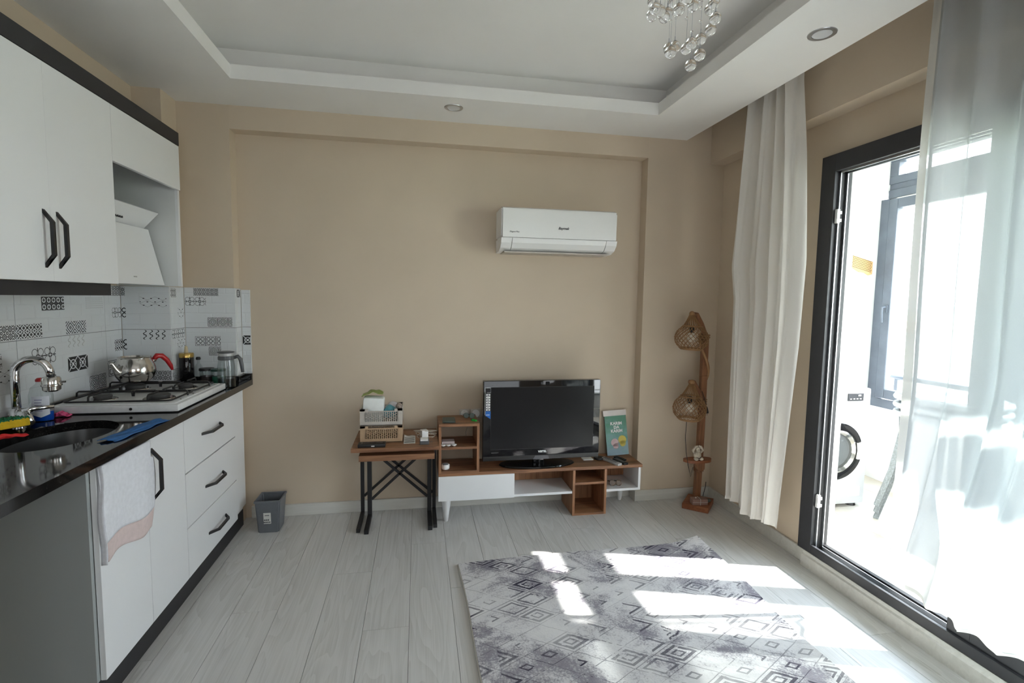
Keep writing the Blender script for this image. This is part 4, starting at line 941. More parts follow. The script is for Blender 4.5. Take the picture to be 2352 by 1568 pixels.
for q in ((2.478, 2.618, 1.317, 1.376, 'cross'), (2.77, 2.90, 1.317, 1.374, 'fdots'), (2.17, 2.328, 1.206, 1.264, 'rings'), (2.332, 2.472, 1.206, 1.264, 'damask'), (2.622, 2.762, 1.206, 1.264, 'fret'),
          (2.622, 2.758, 1.144, 1.199, 'faint'), (2.403, 2.545, 1.09, 1.162, 'petal'), (2.622, 2.762, 1.032, 1.10, 'dark'), (2.10, 2.25, 1.10, 1.158, 'scroll'), (2.14, 2.285, 1.04, 1.10, 'sparse'),
          (2.503, 2.54, .99, 1.035, 'lattice'), (2.768, 2.90, .920, .99, 'star'), (2.985, 3.062, 1.38, 1.432, 'rings'), (2.978, 3.062, 1.265, 1.32, 'petal'), (2.99, 3.062, 1.09, 1.15, 'damask'), (2.925, 3.0, .965, 1.045, 'scroll'),
          (1.9, 2.03, 1.30, 1.36, 'rings'), (1.78, 1.92, 1.0, 1.06, 'scroll'), (1.6, 1.73, 1.14, 1.2, 'fret')):
    motif_plane(wall_left, 'x', cx_, *q)
yp = YP - .008
for q in ((XL + .01, -1.545, 1.381, 1.424, 'rings'), (-1.475, -1.345, 1.322, 1.378, 'sparse'), (XL + .01, -1.545, 1.265, 1.318, 'lattice'), (-1.472, -1.345, 1.146, 1.198, 'wave'), (XL + .01, -1.547, 1.092, 1.148, 'lattice'), (-1.43, -1.335, .923, .975, 'rings')):
    motif_plane(pillar, 'y', yp, *q)
for q in ((3.075, 3.135, 1.376, 1.424, 'damask'), (3.15, 3.225, 1.26, 1.317, 'sparse'), (3.07, 3.225, 1.147, 1.198, 'petal'), (3.13, 3.225, 1.09, 1.144, 'sparse'), (3.065, 3.15, .92, .98, 'star')):
    motif_plane(pillar, 'x', XP + .008, *q)
yf = YF - .008
for q in ((-1.278, -1.145, 1.386, 1.43, 'rings'), (XP + .012, -1.213, 1.327, 1.379, 'petal'), (-1.208, -1.075, 1.207, 1.262, 'star'), (-1.277, -1.14, 1.095, 1.15, 'scroll'), (-1.207, -1.14, 1.038, 1.09, 'star')):
    motif_plane(pilaster, 'y', yf, *q)
for q in ((XN1 + .012, XCT - .004, 1.093, 1.149, 'dark'), (-1.05, XCT - .004, .978, 1.03, 'fdots')): motif_plane(wall_back, 'y', YB - .008, *q)
motif_plane(pilaster, 'x', XN1 + .008, 3.26, 3.32, 1.38, 1.425, 'dark')

# ------------------------------------------------------------------ waste bin
t_ = thing('waste_bin', (-.87, 3.165, 0), 'small grey plastic waste bin with a sticker at the foot of the back wall', 'bin')
MAT['bin'] = plain('bin_plastic', (.13, .14, .155), .42)
def frus(b, cx, cy, w0, d0, w1, d1, z0, z1, th):
    bm = bmesh.new()
    def ring(w, d, z): return [bm.verts.new((cx + sx_ * w / 2, cy + sy_ * d / 2, z)) for sx_, sy_ in ((-1, -1), (1, -1), (1, 1), (-1, 1))]
    A, Bq, Cq, D = ring(w0, d0, z0), ring(w1, d1, z1), ring(w1 - th, d1 - th, z1), ring(w0 - th, d0 - th, z0 + th)
    bm.faces.new(A); bm.faces.new(D)
    for P_, Q in ((A, Bq), (Bq, Cq), (Cq, D)):
        for i in range(4): bm.faces.new((P_[i], P_[(i + 1) % 4], Q[(i + 1) % 4], Q[i]))
    bmesh.ops.recalc_face_normals(bm, faces=bm.faces)
    ed = [e for e in bm.edges if abs(e.verts[0].co.z - e.verts[1].co.z) > .05]
    bmesh.ops.bevel(bm, geom=ed, offset=.008, segments=3, affect='EDGES'); b.add(bm)
b_ = B(); frus(b_, -.87, 3.165, .115, .125, .142, .15, .0, .195, .006); obj('body', b_, 'bin', t_, smooth=True)
b_ = B(); b_.box(-.943, -.797, 3.086, 3.096, .183, .196, .003); b_.box(-.943, -.797, 3.234, 3.244, .183, .196, .003); b_.box(-.943, -.935, 3.096, 3.234, .183, .196, .003); b_.box(-.805, -.797, 3.096, 3.234, .183, .196, .003); obj('rim', b_, 'bin', t_)
b_ = B(); b_.box(-.892, -.852, 3.092, 3.0945, .058, .125); b_.b.verts.ensure_lookup_table()
bmesh.ops.transform(b_.b, matrix=Matrix.Translation((0, 3.093, .06)) @ Matrix.Rotation(.066, 4, 'X') @ Matrix.Translation((0, -3.093, -.06)), verts=b_.b.verts)
sk = obj('sticker', b_, plain('bin_sticker', (.66, .66, .62), .5), t_)
b_ = B()
for k in range(7): b_.sphere((-.888 + (k % 4) * .010 + .003 * (k // 4), 3.0895, .068 + (k // 4) * .014), .0045, 8, 1, .2, 1)
b_.box(-.884, -.86, 3.087, 3.0885, .108, .112)
obj('sticker_print', b_, 'greyplastic', sk)

# ------------------------------------------------------------------ nesting tables
def ntable(lab, x0, x1, yf_, yb_, zt, th, xl, xr, yu, yfoot, ck, w=.022):
    t_ = thing('nesting_table', ((x0 + x1) / 2, (yf_ + yb_) / 2, 0), lab, 'table', 'nested side tables')
    b_ = B(); b_.box(x0, x1, yf_, yb_, zt - th, zt, .002); obj('tabletop', b_, 'wood', t_)
    for xx in (xl, xr):
        b_ = B(); b_.box(xx - w / 2, xx + w / 2, yu - w, yu, w, zt - th, .0015); b_.box(xx - w / 2, xx + w / 2, yfoot, yu, 0, w, .0015); b_.box(xx - w / 2, xx + w / 2, yfoot + .02, yu - w, zt - th - w, zt - th)
        obj('leg', b_, 'blacksteel', t_)
    for (za, zb) in ((.12, zt - th - .02), (zt - th - .02, .12)):
        b_ = B(); b_.bar((xl + w / 2, yu - w / 2, za), (xr - w / 2, yu - w / 2, zb), .014, .014, (0, 1, 0)); obj('cross_brace', b_, 'blacksteel', t_)
ntable('larger brown topped side table with black X-braced frame, upper of the nested pair', -.372, .117, 2.89, 3.30, .545, .022, -.352, .102, 3.30, 3.018, 0)
ntable('smaller brown topped side table with black frame, tucked under the larger one', -.334, .094, 2.93, 3.25, .492, .034, -.302, .070, 3.24, 2.99, 0, .026)
ZT = .545
# crates
def crate(z0, mat, lab, h=.1):
    x0, x1, y0, y1 = -.332, -.092, 3.0, 3.19
    t_ = thing('storage_crate', ((x0 + x1) / 2, (y0 + y1) / 2, z0), lab, 'crate', 'folding crates on the side table')
    b_ = B(); b_.box(x0, x1, y0, y1, z0 + .002, z0 + .008, .001); obj('base', b_, mat, t_)
    def wallp(along, fixed, a0, a1, inset, front):
        b_ = B(); n_ = 17 if front else 12
        zz = z0 + h
        def bx(a, b, c, d):
            if along == 'x': b_.box(a, b, min(fixed, fixed + inset), max(fixed, fixed + inset), c, d)
            else: b_.box(min(fixed, fixed + inset), max(fixed, fixed + inset), a, b, c, d)
        bx(a0, a1, z0 + .002, z0 + .026)
        bx(a0, a0 + .028, z0 + .026, zz); bx(a1 - .028, a1, z0 + .026, zz)
        if front: bx(a0 + .028, a1 - .028, zz - .018, zz - .012)
        else: bx(a0 + .028, a1 - .028, zz - .008, zz)
        zt_ = zz - .018 if front else zz - .008; m0, m1 = a0 + .028, a1 - .028
        cells = 16; rows = 4; cw = (m1 - m0) / cells; chh = (zt_ - z0 - .026) / rows
        for i in range(cells + 1): bx(m0 + i * cw - .0022, m0 + i * cw + .0022, z0 + .026, zt_)
        for r_ in range(1, rows):
            for i in range(cells):
                o_ = (.25 if i % 2 else -.25) * chh
                bx(m0 + i * cw, m0 + (i + 1) * cw, z0 + .026 + r_ * chh - .0016 + o_, z0 + .026 + r_ * chh + .0016 + o_)
        if front:
            bx(a0, a0 + .045, zz - .012, zz); bx(a1 - .045, a1, zz - .012, zz)
        return obj('side_panel', b_, mat, t_)
    wallp('x', y0, x0, x1, .005, True); wallp('x', y1, x0, x1, -.005, True); wallp('y', x0, y0 + .005, y1 - .005, .005, False); wallp('y', x1, y0 + .005, y1 - .005, -.005, False)
    return t_
crate(ZT, 'crate_b', 'beige perforated folding crate, lower of the two on the side table')
crate(ZT + .101, 'crate_g', 'grey-white perforated folding crate, upper of the two on the side table')
zc = ZT + .101 + .008
t_ = thing('diaper_pack', (-.27, 3.08, zc), 'white folded diapers in a clear bag with a green top, in the upper crate', 'package')
b_ = B(); b_.box(-.325, -.205, 3.02, 3.11, zc, zc + .155, .018, Matrix.Translation((-.265, 3.06, zc)) @ Matrix.Rotation(.06, 4, 'Y') @ Matrix.Translation((.265, -3.06, -zc))); obj('contents', b_, paint('soft_white', (.78, .80, .78), .8, .04, 30, .5, 60), t_, smooth=True)
b_ = B(); b_.grid(lambda u, w: (lerp(-.325, -.205, u), lerp(3.03, 3.12, w), zc + .160 + .02 * math.sin(u * PI) + .012 * u + .004 * math.sin(w * 9 + u * 14)), 16, 10, .003); obj('bag_top', b_, plain('green_film', (.24, .32, .06), .3), t_, smooth='all')
def lump(name, lab, c, r, sc, mat, cat):
    t = bmesh.new(); bmesh.ops.create_icosphere(t, subdivisions=3, radius=r)
    for v in t.verts:
        q = v.co * 60; v.co = v.co * (1 + .10 * math.sin(q.x * 1.7 + q.z) + .08 * math.sin(q.y * 2.3 + q.x)); v.co = Vector((v.co.x * sc[0], v.co.y * sc[1], v.co.z * sc[2])) + Vector(c)
    b_ = B(); b_.add(t); return obj(name, b_, mat, None, smooth='all', label=lab, cat=cat)
lump('wipes_pack', 'crumpled teal and white pack in the upper crate, beside the diapers', (-.165, 3.06, zc + .062), .045, (.9, .9, .85), plain('teal_pack', (.10, .35, .42), .5), 'package')
lump('wipes_pack', 'white crumpled package lying behind the teal one in the upper crate', (-.15, 3.11, zc + .078), .042, (1.1, .8, .75), plain('white_pack', (.66, .64, .66), .6), 'package')
lump('cloth_bundle', 'brown patterned cloth bundle in the right corner of the upper crate', (-.115, 3.05, zc + .095), .024, (.85, 1, .8), paint('brown_cloth', (.25, .20, .17), .9, .5, 60, .6, 120), 'cloth')
# phone, papers, charger, box
t_ = thing('calculator', (-.29, 2.93, ZT), 'black desk calculator with small keys at the left front of the side table', 'calculator')
R_ = Matrix.Translation((-.262, 2.935, ZT))
b_ = B(); b_.box(-.075, .078, -.028, .032, 0, .020, .005, R_); obj('case', b_, 'black', t_, smooth=True)
b_ = B()
for i in range(9):
    for j in range(2): b_.box(-.058 + i * .0135, -.048 + i * .0135, -.006 + j * .015, .004 + j * .015, .020, .0225, .001, R_)
obj('keys', b_, plain('key_brown', (.08, .06, .05), .5), t_)
b_ = B(); b_.box(.0, .018, -.0292, -.0275, .006, .012, 0, R_); obj('logo_plate', b_, 'plastic_w', t_)
b_ = B(); b_.grid(lambda u, w: (lerp(-.085, -.017, u), lerp(2.965, 3.12, w), ZT + .001 + .012 * w * (1 - u) + .004 * math.sin(u * 6 + w * 3) * w), 12, 12, .0008)
lf_ = obj('leaflet', b_, None or plain('leaflet_paper', (.60, .61, .60), .5), None, smooth='all', label='white and grey printed leaflet lying beside the crates', cat='leaflet')
b_ = B(); 
for k in range(3): b_.grid(lambda u, w: (lerp(-.08, -.022, u), lerp(2.975 + k * .035, 2.985 + k * .035, w) + .02 * u, ZT + .003 + .012 * (.1 + k * .23 + w * .06) * (1 - u) + .004 * math.sin(u * 6 + 3 * (.1 + k * .23)) * (.1 + k * .23)), 10, 1)
obj('leaflet_print', b_, 'greyplastic', lf_, smooth='all')
t_ = thing('phone_charger', (.035, 3.09, ZT), 'white charger plug with its coiled white cable behind the small black box', 'charger')
R_ = Matrix.Translation((.035, 3.07, ZT)) @ Matrix.Rotation(.3, 4, 'Z')
b_ = B(); b_.box(-.02, .02, -.022, .022, .008, .052, .004, R_); obj('plug', b_, 'plastic_w', t_, smooth=True)
b_ = B()
for k in range(4):
    rr_ = .045 + .006 * k
    b_.tube([(.045 + rr_ * 1.15 * math.cos(a * PI / 12 + k), 3.10 + rr_ * .8 * math.sin(a * PI / 12 + k), ZT + .006 + .011 * k + .01 * math.sin(a * PI / 12)) for a in range(24)], .0021, 6, True)
obj('cable', b_, plain('cream_cable', (.5, .45, .38), .5), t_, smooth='all')
t_ = thing('small_box', (.04, 2.95, ZT), 'small dark box with a white top label on the right of the side table', 'box')
b_ = B(); b_.box(.008, .062, 2.93, 2.985, ZT, ZT + .030, .003); obj('case', b_, 'greyplastic', t_)
b_ = B(); b_.box(.012, .056, 2.9285, 2.975, ZT + .022, ZT + .0315, .001); obj('top_label', b_, 'plastic_w', t_)
b_ = B(); b_.sphere((.075, 2.955, ZT + .008), .009, 10, 1.1, 1, .8); obj('bottle_cap', b_, 'jarglass', None, smooth='all', label='tiny clear cap beside the small dark box', cat='cap')

# ------------------------------------------------------------------ TV bench
YT, ZB = 3.06, .322
BX0, BX1, BYB = .121, 1.456, 3.318
t_ = thing('tv_bench', (.79, 3.19, 0), 'low walnut and white TV bench with open cubbies and a shelf tower', 'tv bench')
b_ = B(); b_.box(BX0, BX1, YT, BYB, ZB - .02, ZB, .0015); obj('top_board', b_, 'wood', t_)
b_ = B(); b_.box(BX0, .596, YT, YT + .016, .145, ZB - .021, .001); obj('drawer_front', b_, 'white', t_)
b_ = B(); b_.box(BX0 + .002, BX0 + .018, YT + .017, BYB - .005, .15, ZB - .021); b_.box(.58, .596, YT + .017, BYB - .005, .15, ZB - .021); b_.box(BX0 + .018, .58, YT + .017, BYB - .005, .15, .166); obj('drawer_box', b_, 'white', t_)
b_ = B(); b_.box(.596, .978, YT + .003, BYB - .005, .148, .164, .001); obj('lower_shelf', b_, 'white', t_)
b_ = B(); b_.box(BX0 + .02, BX1 - .02, BYB - .008, BYB - .001, .166, ZB - .021); obj('back_panel', b_, 'woodv', t_)
# cube
for xx in (.980, 1.194): b_ = B(); b_.box(xx, xx + .016, YT, BYB - .01, .0, ZB - .021, .001); obj('cube_side', b_, 'woodv', t_)
for zz in (.0, .204): b_ = B(); b_.box(.996, 1.194, YT, BYB - .01, zz, zz + .016, .001); obj('cube_shelf', b_, 'wood', t_)
b_ = B(); b_.box(.996, 1.194, BYB - .016, BYB - .010, .016, .204); obj('cube_back', b_, 'woodv', t_)
b_ = B(); b_.box(1.210, 1.446, YT + .003, BYB - .005, .148, .164, .001); b_.box(1.430, 1.446, YT + .003, BYB - .005, .164, ZB - .021, .001); obj('end_cubby', b_, 'white', t_)
for (x, y) in ((.172, 3.105), (.172, 3.27), (1.39, 3.27)):
    b_ = B(); b_.lathe([(0, 0), (.009, 0), (.012, .004), (.031, .145), (0, .145)], (x, y, 0), 24); obj('leg', b_, 'white', t_, smooth=True)
TX0, TX1, TZ1, TYB = .122, .372, .628, 3.30
for xx in (TX0, TX1 - .016): b_ = B(); b_.box(xx, xx + .016, YT, TYB, ZB, TZ1 - .0165, .001); obj('tower_side', b_, 'woodv', t_)
for a, b, c, d in ((TX0, TX1, TZ1 - .016, TZ1), (TX0 + .016, TX1 - .016, .470, .485), (TX0 + .016, TX1 - .016, ZB, ZB + .012)): b_ = B(); b_.box(a, b, YT, TYB, c, d, .001); obj('tower_shelf', b_, 'wood', t_)
# TV
t_ = thing('television', (.78, 3.13, ZB), 'black flat-screen television on the TV bench', 'television')
tx0, tx1, ty, tz0, tz1 = .398, 1.163, 3.10, .372, .884
b_ = B(); b_.box(tx0, tx1, ty, ty + .05, tz0 + .028, tz1, .005); bz = obj('bezel', b_, 'gloss', t_, smooth=True)
b_ = B(); b_.box(tx0 + .001, tx1 - .001, ty + .002, ty + .05, tz0, tz0 + .029, .004); obj('lower_bezel', b_, plain('satin_black', (.02, .02, .02), .35), t_, smooth=True)
b_ = B(); b_.box(tx0 + .15, tx1 - .15, ty + .05, ty + .1, tz0 + .06, tz1 - .08, .02); obj('rear_housing', b_, 'black', t_)
sx0, sx1, sz0, sz1 = .447, 1.118, .448, .842
b_ = B(); b_.box(sx0, sx1, ty - .0012, ty + .001, sz0, sz1); obj('screen', b_, 'screen', bz)
b_ = B()
for (a, b, c, d) in ((sx0 - .002, sx1 + .002, sz1, sz1 + .002), (sx0 - .002, sx1 + .002, sz0 - .003, sz0), (sx0 - .002, sx0, sz0, sz1), (sx1, sx1 + .002, sz0, sz1)): b_.box(a, b, ty - .0025, ty, c, d)
obj('screen_edge', b_, 'black', bz)
text('brand_mark', 'VESTEL', .017, 'plastic_w', t_, (.782, ty - .0012, .424), bold=.0007)
for (a, b, c) in ((.452, .498, .426), (.452, .488, .858)): b_ = B(); b_.box(a, b, ty - .0012, ty, c - .0015, c + .0015); obj('small_mark', b_, plain('dim_print', (.14, .14, .14), .5), t_)
b_ = B(); b_.box(.402, .4085, ty - .0014, ty, .68, .842, 0); b_.box(.402, .447, ty - .0014, ty, .836, .842, 0); st = None
MAT['stk'] = plain('sticker_black', (.01, .01, .012), .3); MAT['stkb'] = plain('sticker_blue', (.01, .12, .45), .35)
b_ = B(); b_.box(.410, .444, ty - .0010, ty, .66, .84); st = obj('feature_sticker', b_, 'stk', bz)
b_ = B()
for (a, b, c, d) in ((.408, .4095, .672, .842), (.408, .446, .8405, .842), (.4445, .446, .812, .842), (.420, .446, .811, .8125)): b_.box(a, b, ty - .0016, ty, c, d)
b_.bar((.4088, ty - .0008, .672), (.440, ty - .0008, .648), .0014, .0014); obj('sticker_outline', b_, 'plastic_w', st)
b_ = B()
for k in range(7): b_.box(.416, .441, ty - .0018, ty, .703 + k * .0158 - .0058, .703 + k * .0158 + .0058)
obj('sticker_icons', b_, 'plastic_w', st)
b_ = B()
for k in range(7):
    zc_ = .703 + k * .0158; b_.box(.424, .433 - (k % 3) * .002, ty - .0022, ty, zc_ - .003 + (k % 2) * .001, zc_ + .002)
obj('icon_print', b_, 'stk', st)
b_ = B(); b_.prism([(.4125, .694), (.4125, .666), (.444, .644), (.444, .694)], 'y', ty - .0017, ty); obj('blue_part', b_, 'stkb', st)
b_ = B(); b_.box(.416, .438, ty - .0024, ty, .669, .6725); obj('white_part', b_, 'plastic_w', st)
b_ = B(); b_.prism([(.72, tz0 + .002), (.83, tz0 + .002), (.82, tz0 + .026), (.735, tz0 + .026)], 'y', ty - .001, ty + .003); obj('clear_badge', b_, plain('clear_badge', (.08, .08, .09), .2), t_)
b_ = B(); b_.lathe([(0, 0), (.0085, 0), (.0085, .002), (0, .003)], (.772, ty, .866), 20, RX); obj('eye', b_, plain('dark_eye', (.03, .03, .032), .6), t_, smooth=True)
b_ = B(); b_.box(.797, .820, ty - .010, ty + .02, .856, .876, .003); obj('webcam', b_, plain('matt_camera', (.012, .012, .012), .8, spec=.15), t_, smooth=True)
b_ = B(); b_.lathe([(0, .001), (.245, .001), (.252, .006), (.245, .012), (.12, .017), (0, .019)], (.762, 3.155, ZB), 48, None, 1, .38); obj('stand_base', b_, 'gloss', t_, smooth=True)
b_ = B(); b_.box(.73, .80, ty + .02, ty + .06, ZB + .015, tz0 + .06, .004); obj('stand_neck', b_, 'gloss', t_, smooth=True)
# items on the tower
t_ = thing('hard_drive', (.19, 3.11, TZ1), 'flat dark green square device on the left of the shelf tower top', 'device')
R_ = Matrix.Translation((.188, 3.15, TZ1)) @ Matrix.Rotation(-.04, 4, 'Z')
b_ = B(); b_.box(-.040, .040, -.06, .06, 0, .009, .003, R_); obj('case', b_, plain('dark_green', (.035, .05, .042), .3), t_, smooth=True)
b_ = B(); b_.box(-.036, .036, -.054, .056, .009, .0105, .001, R_); obj('lid_panel', b_, plain('green_panel', (.06, .085, .07), .35), t_)
t_ = thing('wall_socket', (.335, YB, .60), 'white double wall socket behind the shelf tower', 'socket')
b_ = B(); b_.box(.268, .338, YB - .012, YB, .600, .660, .004); b_.box(.342, .412, YB - .012, YB, .600, .660, .004); obj('face_plate', b_, 'crate_g', t_)
b_ = B(); b_.lathe([(.024, 0), (.026, .003), (.0, .003)], (.303, YB - .012, .63), 24, RX); b_.lathe([(.024, 0), (.026, .003), (0, .003)], (.377, YB - .012, .63), 24, RX); obj('socket_well', b_, 'plastic_w', t_, smooth=True)
t_ = thing('plug_adapter', (.31, 3.27, .645), 'round white plug adapter in the wall socket', 'plug')
b_ = B(); b_.lathe([(0, 0), (.021, 0), (.022, .004), (.020, .035), (0, .036)], (.303, YB - .014, .632), 24, RX); obj('adapter', b_, 'plastic_w', t_, smooth=True)
t_ = thing('sunglasses', (.33, 3.18, TZ1), 'dark green tinted sunglasses on the right of the shelf tower top', 'sunglasses')
for k, xx in enumerate((.302, .338)):
    b_ = B(); b_.lathe([(0, 0), (.016, 0), (.018, .002), (.016, .004), (0, .003)], (xx, 3.20, TZ1 + .020 - k * .003), 24, Matrix.Rotation(PI / 2 - .3, 4, 'X')); obj('lens', b_, plain('tinted_lens', (.10, .14, .12), .15) if not k else bpy.data.materials['tinted_lens'], t_, smooth=True)
    b_ = B(); b_.tube([(xx + (-.02 if k == 0 else .02), 3.20, TZ1 + .024), (xx + (-.018 if k == 0 else .014), 3.24, TZ1 + .016), (xx + (-.01 if k == 0 else .006), 3.275, TZ1 + .004)], .0022, 6); obj('temple', b_, 'black', t_, smooth='all')
b_ = B(); b_.tube([(.314, 3.198, TZ1 + .024), (.320, 3.195, TZ1 + .027), (.326, 3.198, TZ1 + .023)], .0018, 6); obj('bridge', b_, 'black', t_, smooth='all')
t_ = thing('lighter', (.34, 3.13, TZ1), 'bright green small clip in front of the sunglasses', 'clip')
b_ = B(); b_.box(-.017, .017, -.008, .008, 0, .010, .003, Matrix.Translation((.345, 3.125, TZ1)) @ Matrix.Rotation(-.7, 4, 'Z')); obj('body', b_, plain('vivid_green', (.02, .42, .06), .35), t_, smooth=True)
b_ = B(); b_.box(-.012, .0, -.004, .004, .010, .013, .001, Matrix.Translation((.345, 3.125, TZ1)) @ Matrix.Rotation(-.7, 4, 'Z')); obj('catch', b_, bpy.data.materials['vivid_green'], t_)
# shelf middle
ZS = .485
t_ = thing('small_box', (.18, 3.14, ZS), 'flat pale grey-pink box on the middle tower shelf', 'box')
b_ = B(); b_.box(.147, .222, 3.11, 3.17, ZS, ZS + .022, .002); obj('case', b_, plain('pale_pink', (.52, .45, .45), .5), t_)
b_ = B(); b_.box(.145, .149, 3.108, 3.172, ZS + .002, ZS + .02); obj('lid_edge', b_, 'plastic_w', t_)
tin0 = None
for k, (x, lab) in enumerate(((.150, 'leftmost of the three small round silver tins on the tower shelf'), (.182, 'middle of the three small round silver tins on the tower shelf'), (.216, 'rightmost of the three small round silver tins on the tower shelf'))):
    if k == 0:
        tin0 = thing('tin', (x, 3.083, ZS), lab, 'tin', 'small silver tins on the tower shelf')
        b_ = B(); b_.lathe([(0, 0), (.0145, 0), (.015, .002), (.015, .009), (0, .009)], (x, 3.083, ZS), 24); obj('tin_body', b_, 'steel', tin0, smooth=True)
        b_ = B(); b_.lathe([(0, .0115), (.011, .0115), (.014, .0125), (.016, .0105), (.016, .007), (.0151, .007)], (x, 3.083, ZS), 24); obj('lid', b_, 'plastic_w', tin0, smooth=True)
    else:
        c2 = tin0.copy(); C.objects.link(c2); c2.location.x += x - .150; c2['label'] = lab
        for ch in list(tin0.children):
            d2 = ch.copy(); C.objects.link(d2); d2.parent = c2
t_ = thing('jar', (.163, 3.105, ZB + .012), 'small white lidded jar on the lowest tower shelf', 'jar')
b_ = B(); b_.lathe([(0, 0), (.018, 0), (.024, .004), (.0255, .012), (.0255, .028), (.022, .033), (0, .033)], (.166, 3.105, ZB + .012), 28); obj('body', b_, 'plastic_w', t_, smooth=True)
b_ = B(); b_.lathe([(0, .033), (.022, .033), (.0225, .044), (.020, .048), (0, .048)], (.166, 3.105, ZB + .012), 28); obj('lid', b_, 'jarglass', t_, smooth=True)
b_ = B(); b_.box(.152, .180, 3.081, 3.086, ZB + .046, ZB + .055, .001); obj('clip', b_, 'greyplastic', t_)
# booklet
t_ = thing('booklet', (1.36, 3.28, ZB), 'green children\'s booklet in clear wrap leaning on the wall right of the television', 'booklet')
Rb = Matrix.Translation((1.368, 3.262, ZB + .002)) @ Matrix.Rotation(-.05, 4, 'Y') @ Matrix.Rotation(-.18, 4, 'X')
bw, bh = .158, .285
m, p, n, l = base('booklet_cover', (.1, .3, .22), .25)
t = n.new('ShaderNodeTexCoord'); s_ = n.new('ShaderNodeSeparateXYZ'); l.new(t.outputs['Object'], s_.inputs[0]); E.nt = m.node_tree
nz = E(noise(n, l, t.outputs['Object'], 22, 4, .6, .6))
l.new(ramp(n, l, (E(s_.outputs[2]) * 2.6 + (nz - .5) * .7).v, (.05, (.20, .32, .40)), (.3, (.12, .30, .26)), (.62, (.035, .20, .11))), p.inputs['Base Color']); bk_m = m
b_ = B(); b_.box(-bw / 2, bw / 2, 0, .004, 0, bh, .0008, Rb); cv = obj('cover', b_, bk_m, t_)
b_ = B(); b_.box(-bw / 2 - .008, bw / 2 + .004, -.0008, .0002, bh * .955, bh + .026, 0, Rb); obj('wrap_flap', b_, plain('wrap_film', (.70, .64, .60), .25), t_)
def dec(name, b_, mat): return obj(name, b_, mat, cv)
def blob(cx, cz, r_, mat):
    b_ = B(); pts = []
    for i in range(40):
        a = 2 * PI * i / 40; q = r_ * (1 + .08 * (i % 2)); pts.append((cx + q * math.cos(a), cz + q * math.sin(a)))
    t = bmesh.new(); A = [t.verts.new(Rb @ Vector((x_, -.0012, z_))) for x_, z_ in pts]; t.faces.new(A); b_.add(t); dec('fluffy_print', b_, mat)
pk, yl_ = plain('print_pink', (.58, .42, .42), .4), plain('print_yellow', (.62, .50, .06), .4)
blob(-.018, .088, .026, pk); blob(-.012, .064, .019, pk); blob(.038, .104, .028, yl_); blob(.040, .078, .020, yl_)
for i, (wd, z_) in enumerate((('KARIM', .218), ('DA', .192), ('KARIM', .166))):
    cu = bpy.data.curves.new('t', 'FONT'); cu.body = wd; cu.size = .029; cu.align_x = 'CENTER'; cu.align_y = 'CENTER'; cu.offset = .0010; cu.resolution_u = 2
    to = bpy.data.objects.new('t', cu); C.objects.link(to); dg = bpy.context.evaluated_depsgraph_get(); me = bpy.data.meshes.new_from_object(to.evaluated_get(dg)); bpy.data.objects.remove(to)
    me.transform(Matrix.Translation(-Vector(t_.location)) @ Rb @ Matrix.Translation((.002, -.002, z_)) @ Matrix.Rotation(PI / 2, 4, 'X')); me.materials.clear(); me.materials.append(MAT['plastic_w'])
    o_ = bpy.data.objects.new('cover_lettering', me); C.objects.link(o_); o_.parent = cv
# remotes
def remote(lab, p0, rot, L_, w, h, mat, keys, zb=ZB):
    t_ = thing('remote_control', (*p0, zb), lab, 'remote control', 'remotes on the TV bench')
    R_ = Matrix.Translation((*p0, zb)) @ Matrix.Rotation(rot, 4, 'Z')
    b_ = B(); b_.box(-w / 2, w / 2, -L_ / 2, L_ / 2, 0, h, .004, R_); obj('case', b_, mat, t_, smooth=True)
    b_ = B()
    for i in range(8):
        for j in range(3): b_.box(-w * .36 + j * w * .26, -w * .36 + j * w * .26 + w * .18, -L_ * .32 + i * L_ * .095, -L_ * .32 + i * L_ * .095 + L_ * .055, h, h + .0018, .0005, R_)
    obj('buttons', b_, keys, t_)
remote('light grey remote control with many buttons, front right of the TV bench', (1.262, 3.125), .38, .165, .036, .016, plain('silver_plastic', (.40, .40, .40), .4), 'greyplastic')
remote('black remote control beside the grey one, near the bench edge', (1.322, 3.115), .30, .12, .036, .014, 'black', 'greyplastic')
remote('small dark remote control lying behind the black one, in front of the booklet', (1.345, 3.175), .45, .09, .03, .012, 'black', 'black')
t_ = thing('cable_box', (1.19, 3.185, ZB), 'flat white router edge sticking out from behind the television foot', 'router')
b_ = B(); b_.box(1.09, 1.16, 3.185, 3.24, ZB, ZB + .006, .002); obj('case', b_, 'plastic_w', t_)
t_ = thing('media_box', (1.2, 3.2, ZB), 'small round black device beside the television', 'device')
b_ = B(); b_.lathe([(0, 0), (.032, 0), (.036, .006), (.034, .014), (0, .018)], (1.205, 3.205, ZB), 28); obj('case', b_, 'black', t_, smooth=True)
# eyeglasses in the end cubby
t_ = thing('sunglasses', (1.30, 3.14, .164), 'tortoise brown sunglasses folded in the right-hand cubby', 'sunglasses')
for k, xx in enumerate((1.275, 1.318)):
    b_ = B(); b_.lathe([(.014, 0), (.019, 0), (.020, .002), (.019, .004), (.014, .003), (.014, 0)], (xx, 3.125 - k * .004, .180), 24, Matrix.Rotation(PI / 2 - .35, 4, 'X')); b_.lathe([(0, .001), (.015, .001), (.015, .003), (0, .003)], (xx, 3.125 - k * .004, .180), 24, Matrix.Rotation(PI / 2 - .35, 4, 'X')); obj('lens', b_, plain('brown_lens', (.10, .055, .03), .2) if not k else bpy.data.materials['brown_lens'], t_, smooth=True)
for k in range(2):
    b_ = B(); b_.tube([(1.255 + k * .085, 3.13, .188), (1.27 + k * .05, 3.17, .178), (1.32 - k * .05, 3.20, .168)], .0025, 6); obj('temple', b_, 'black', t_, smooth='all')
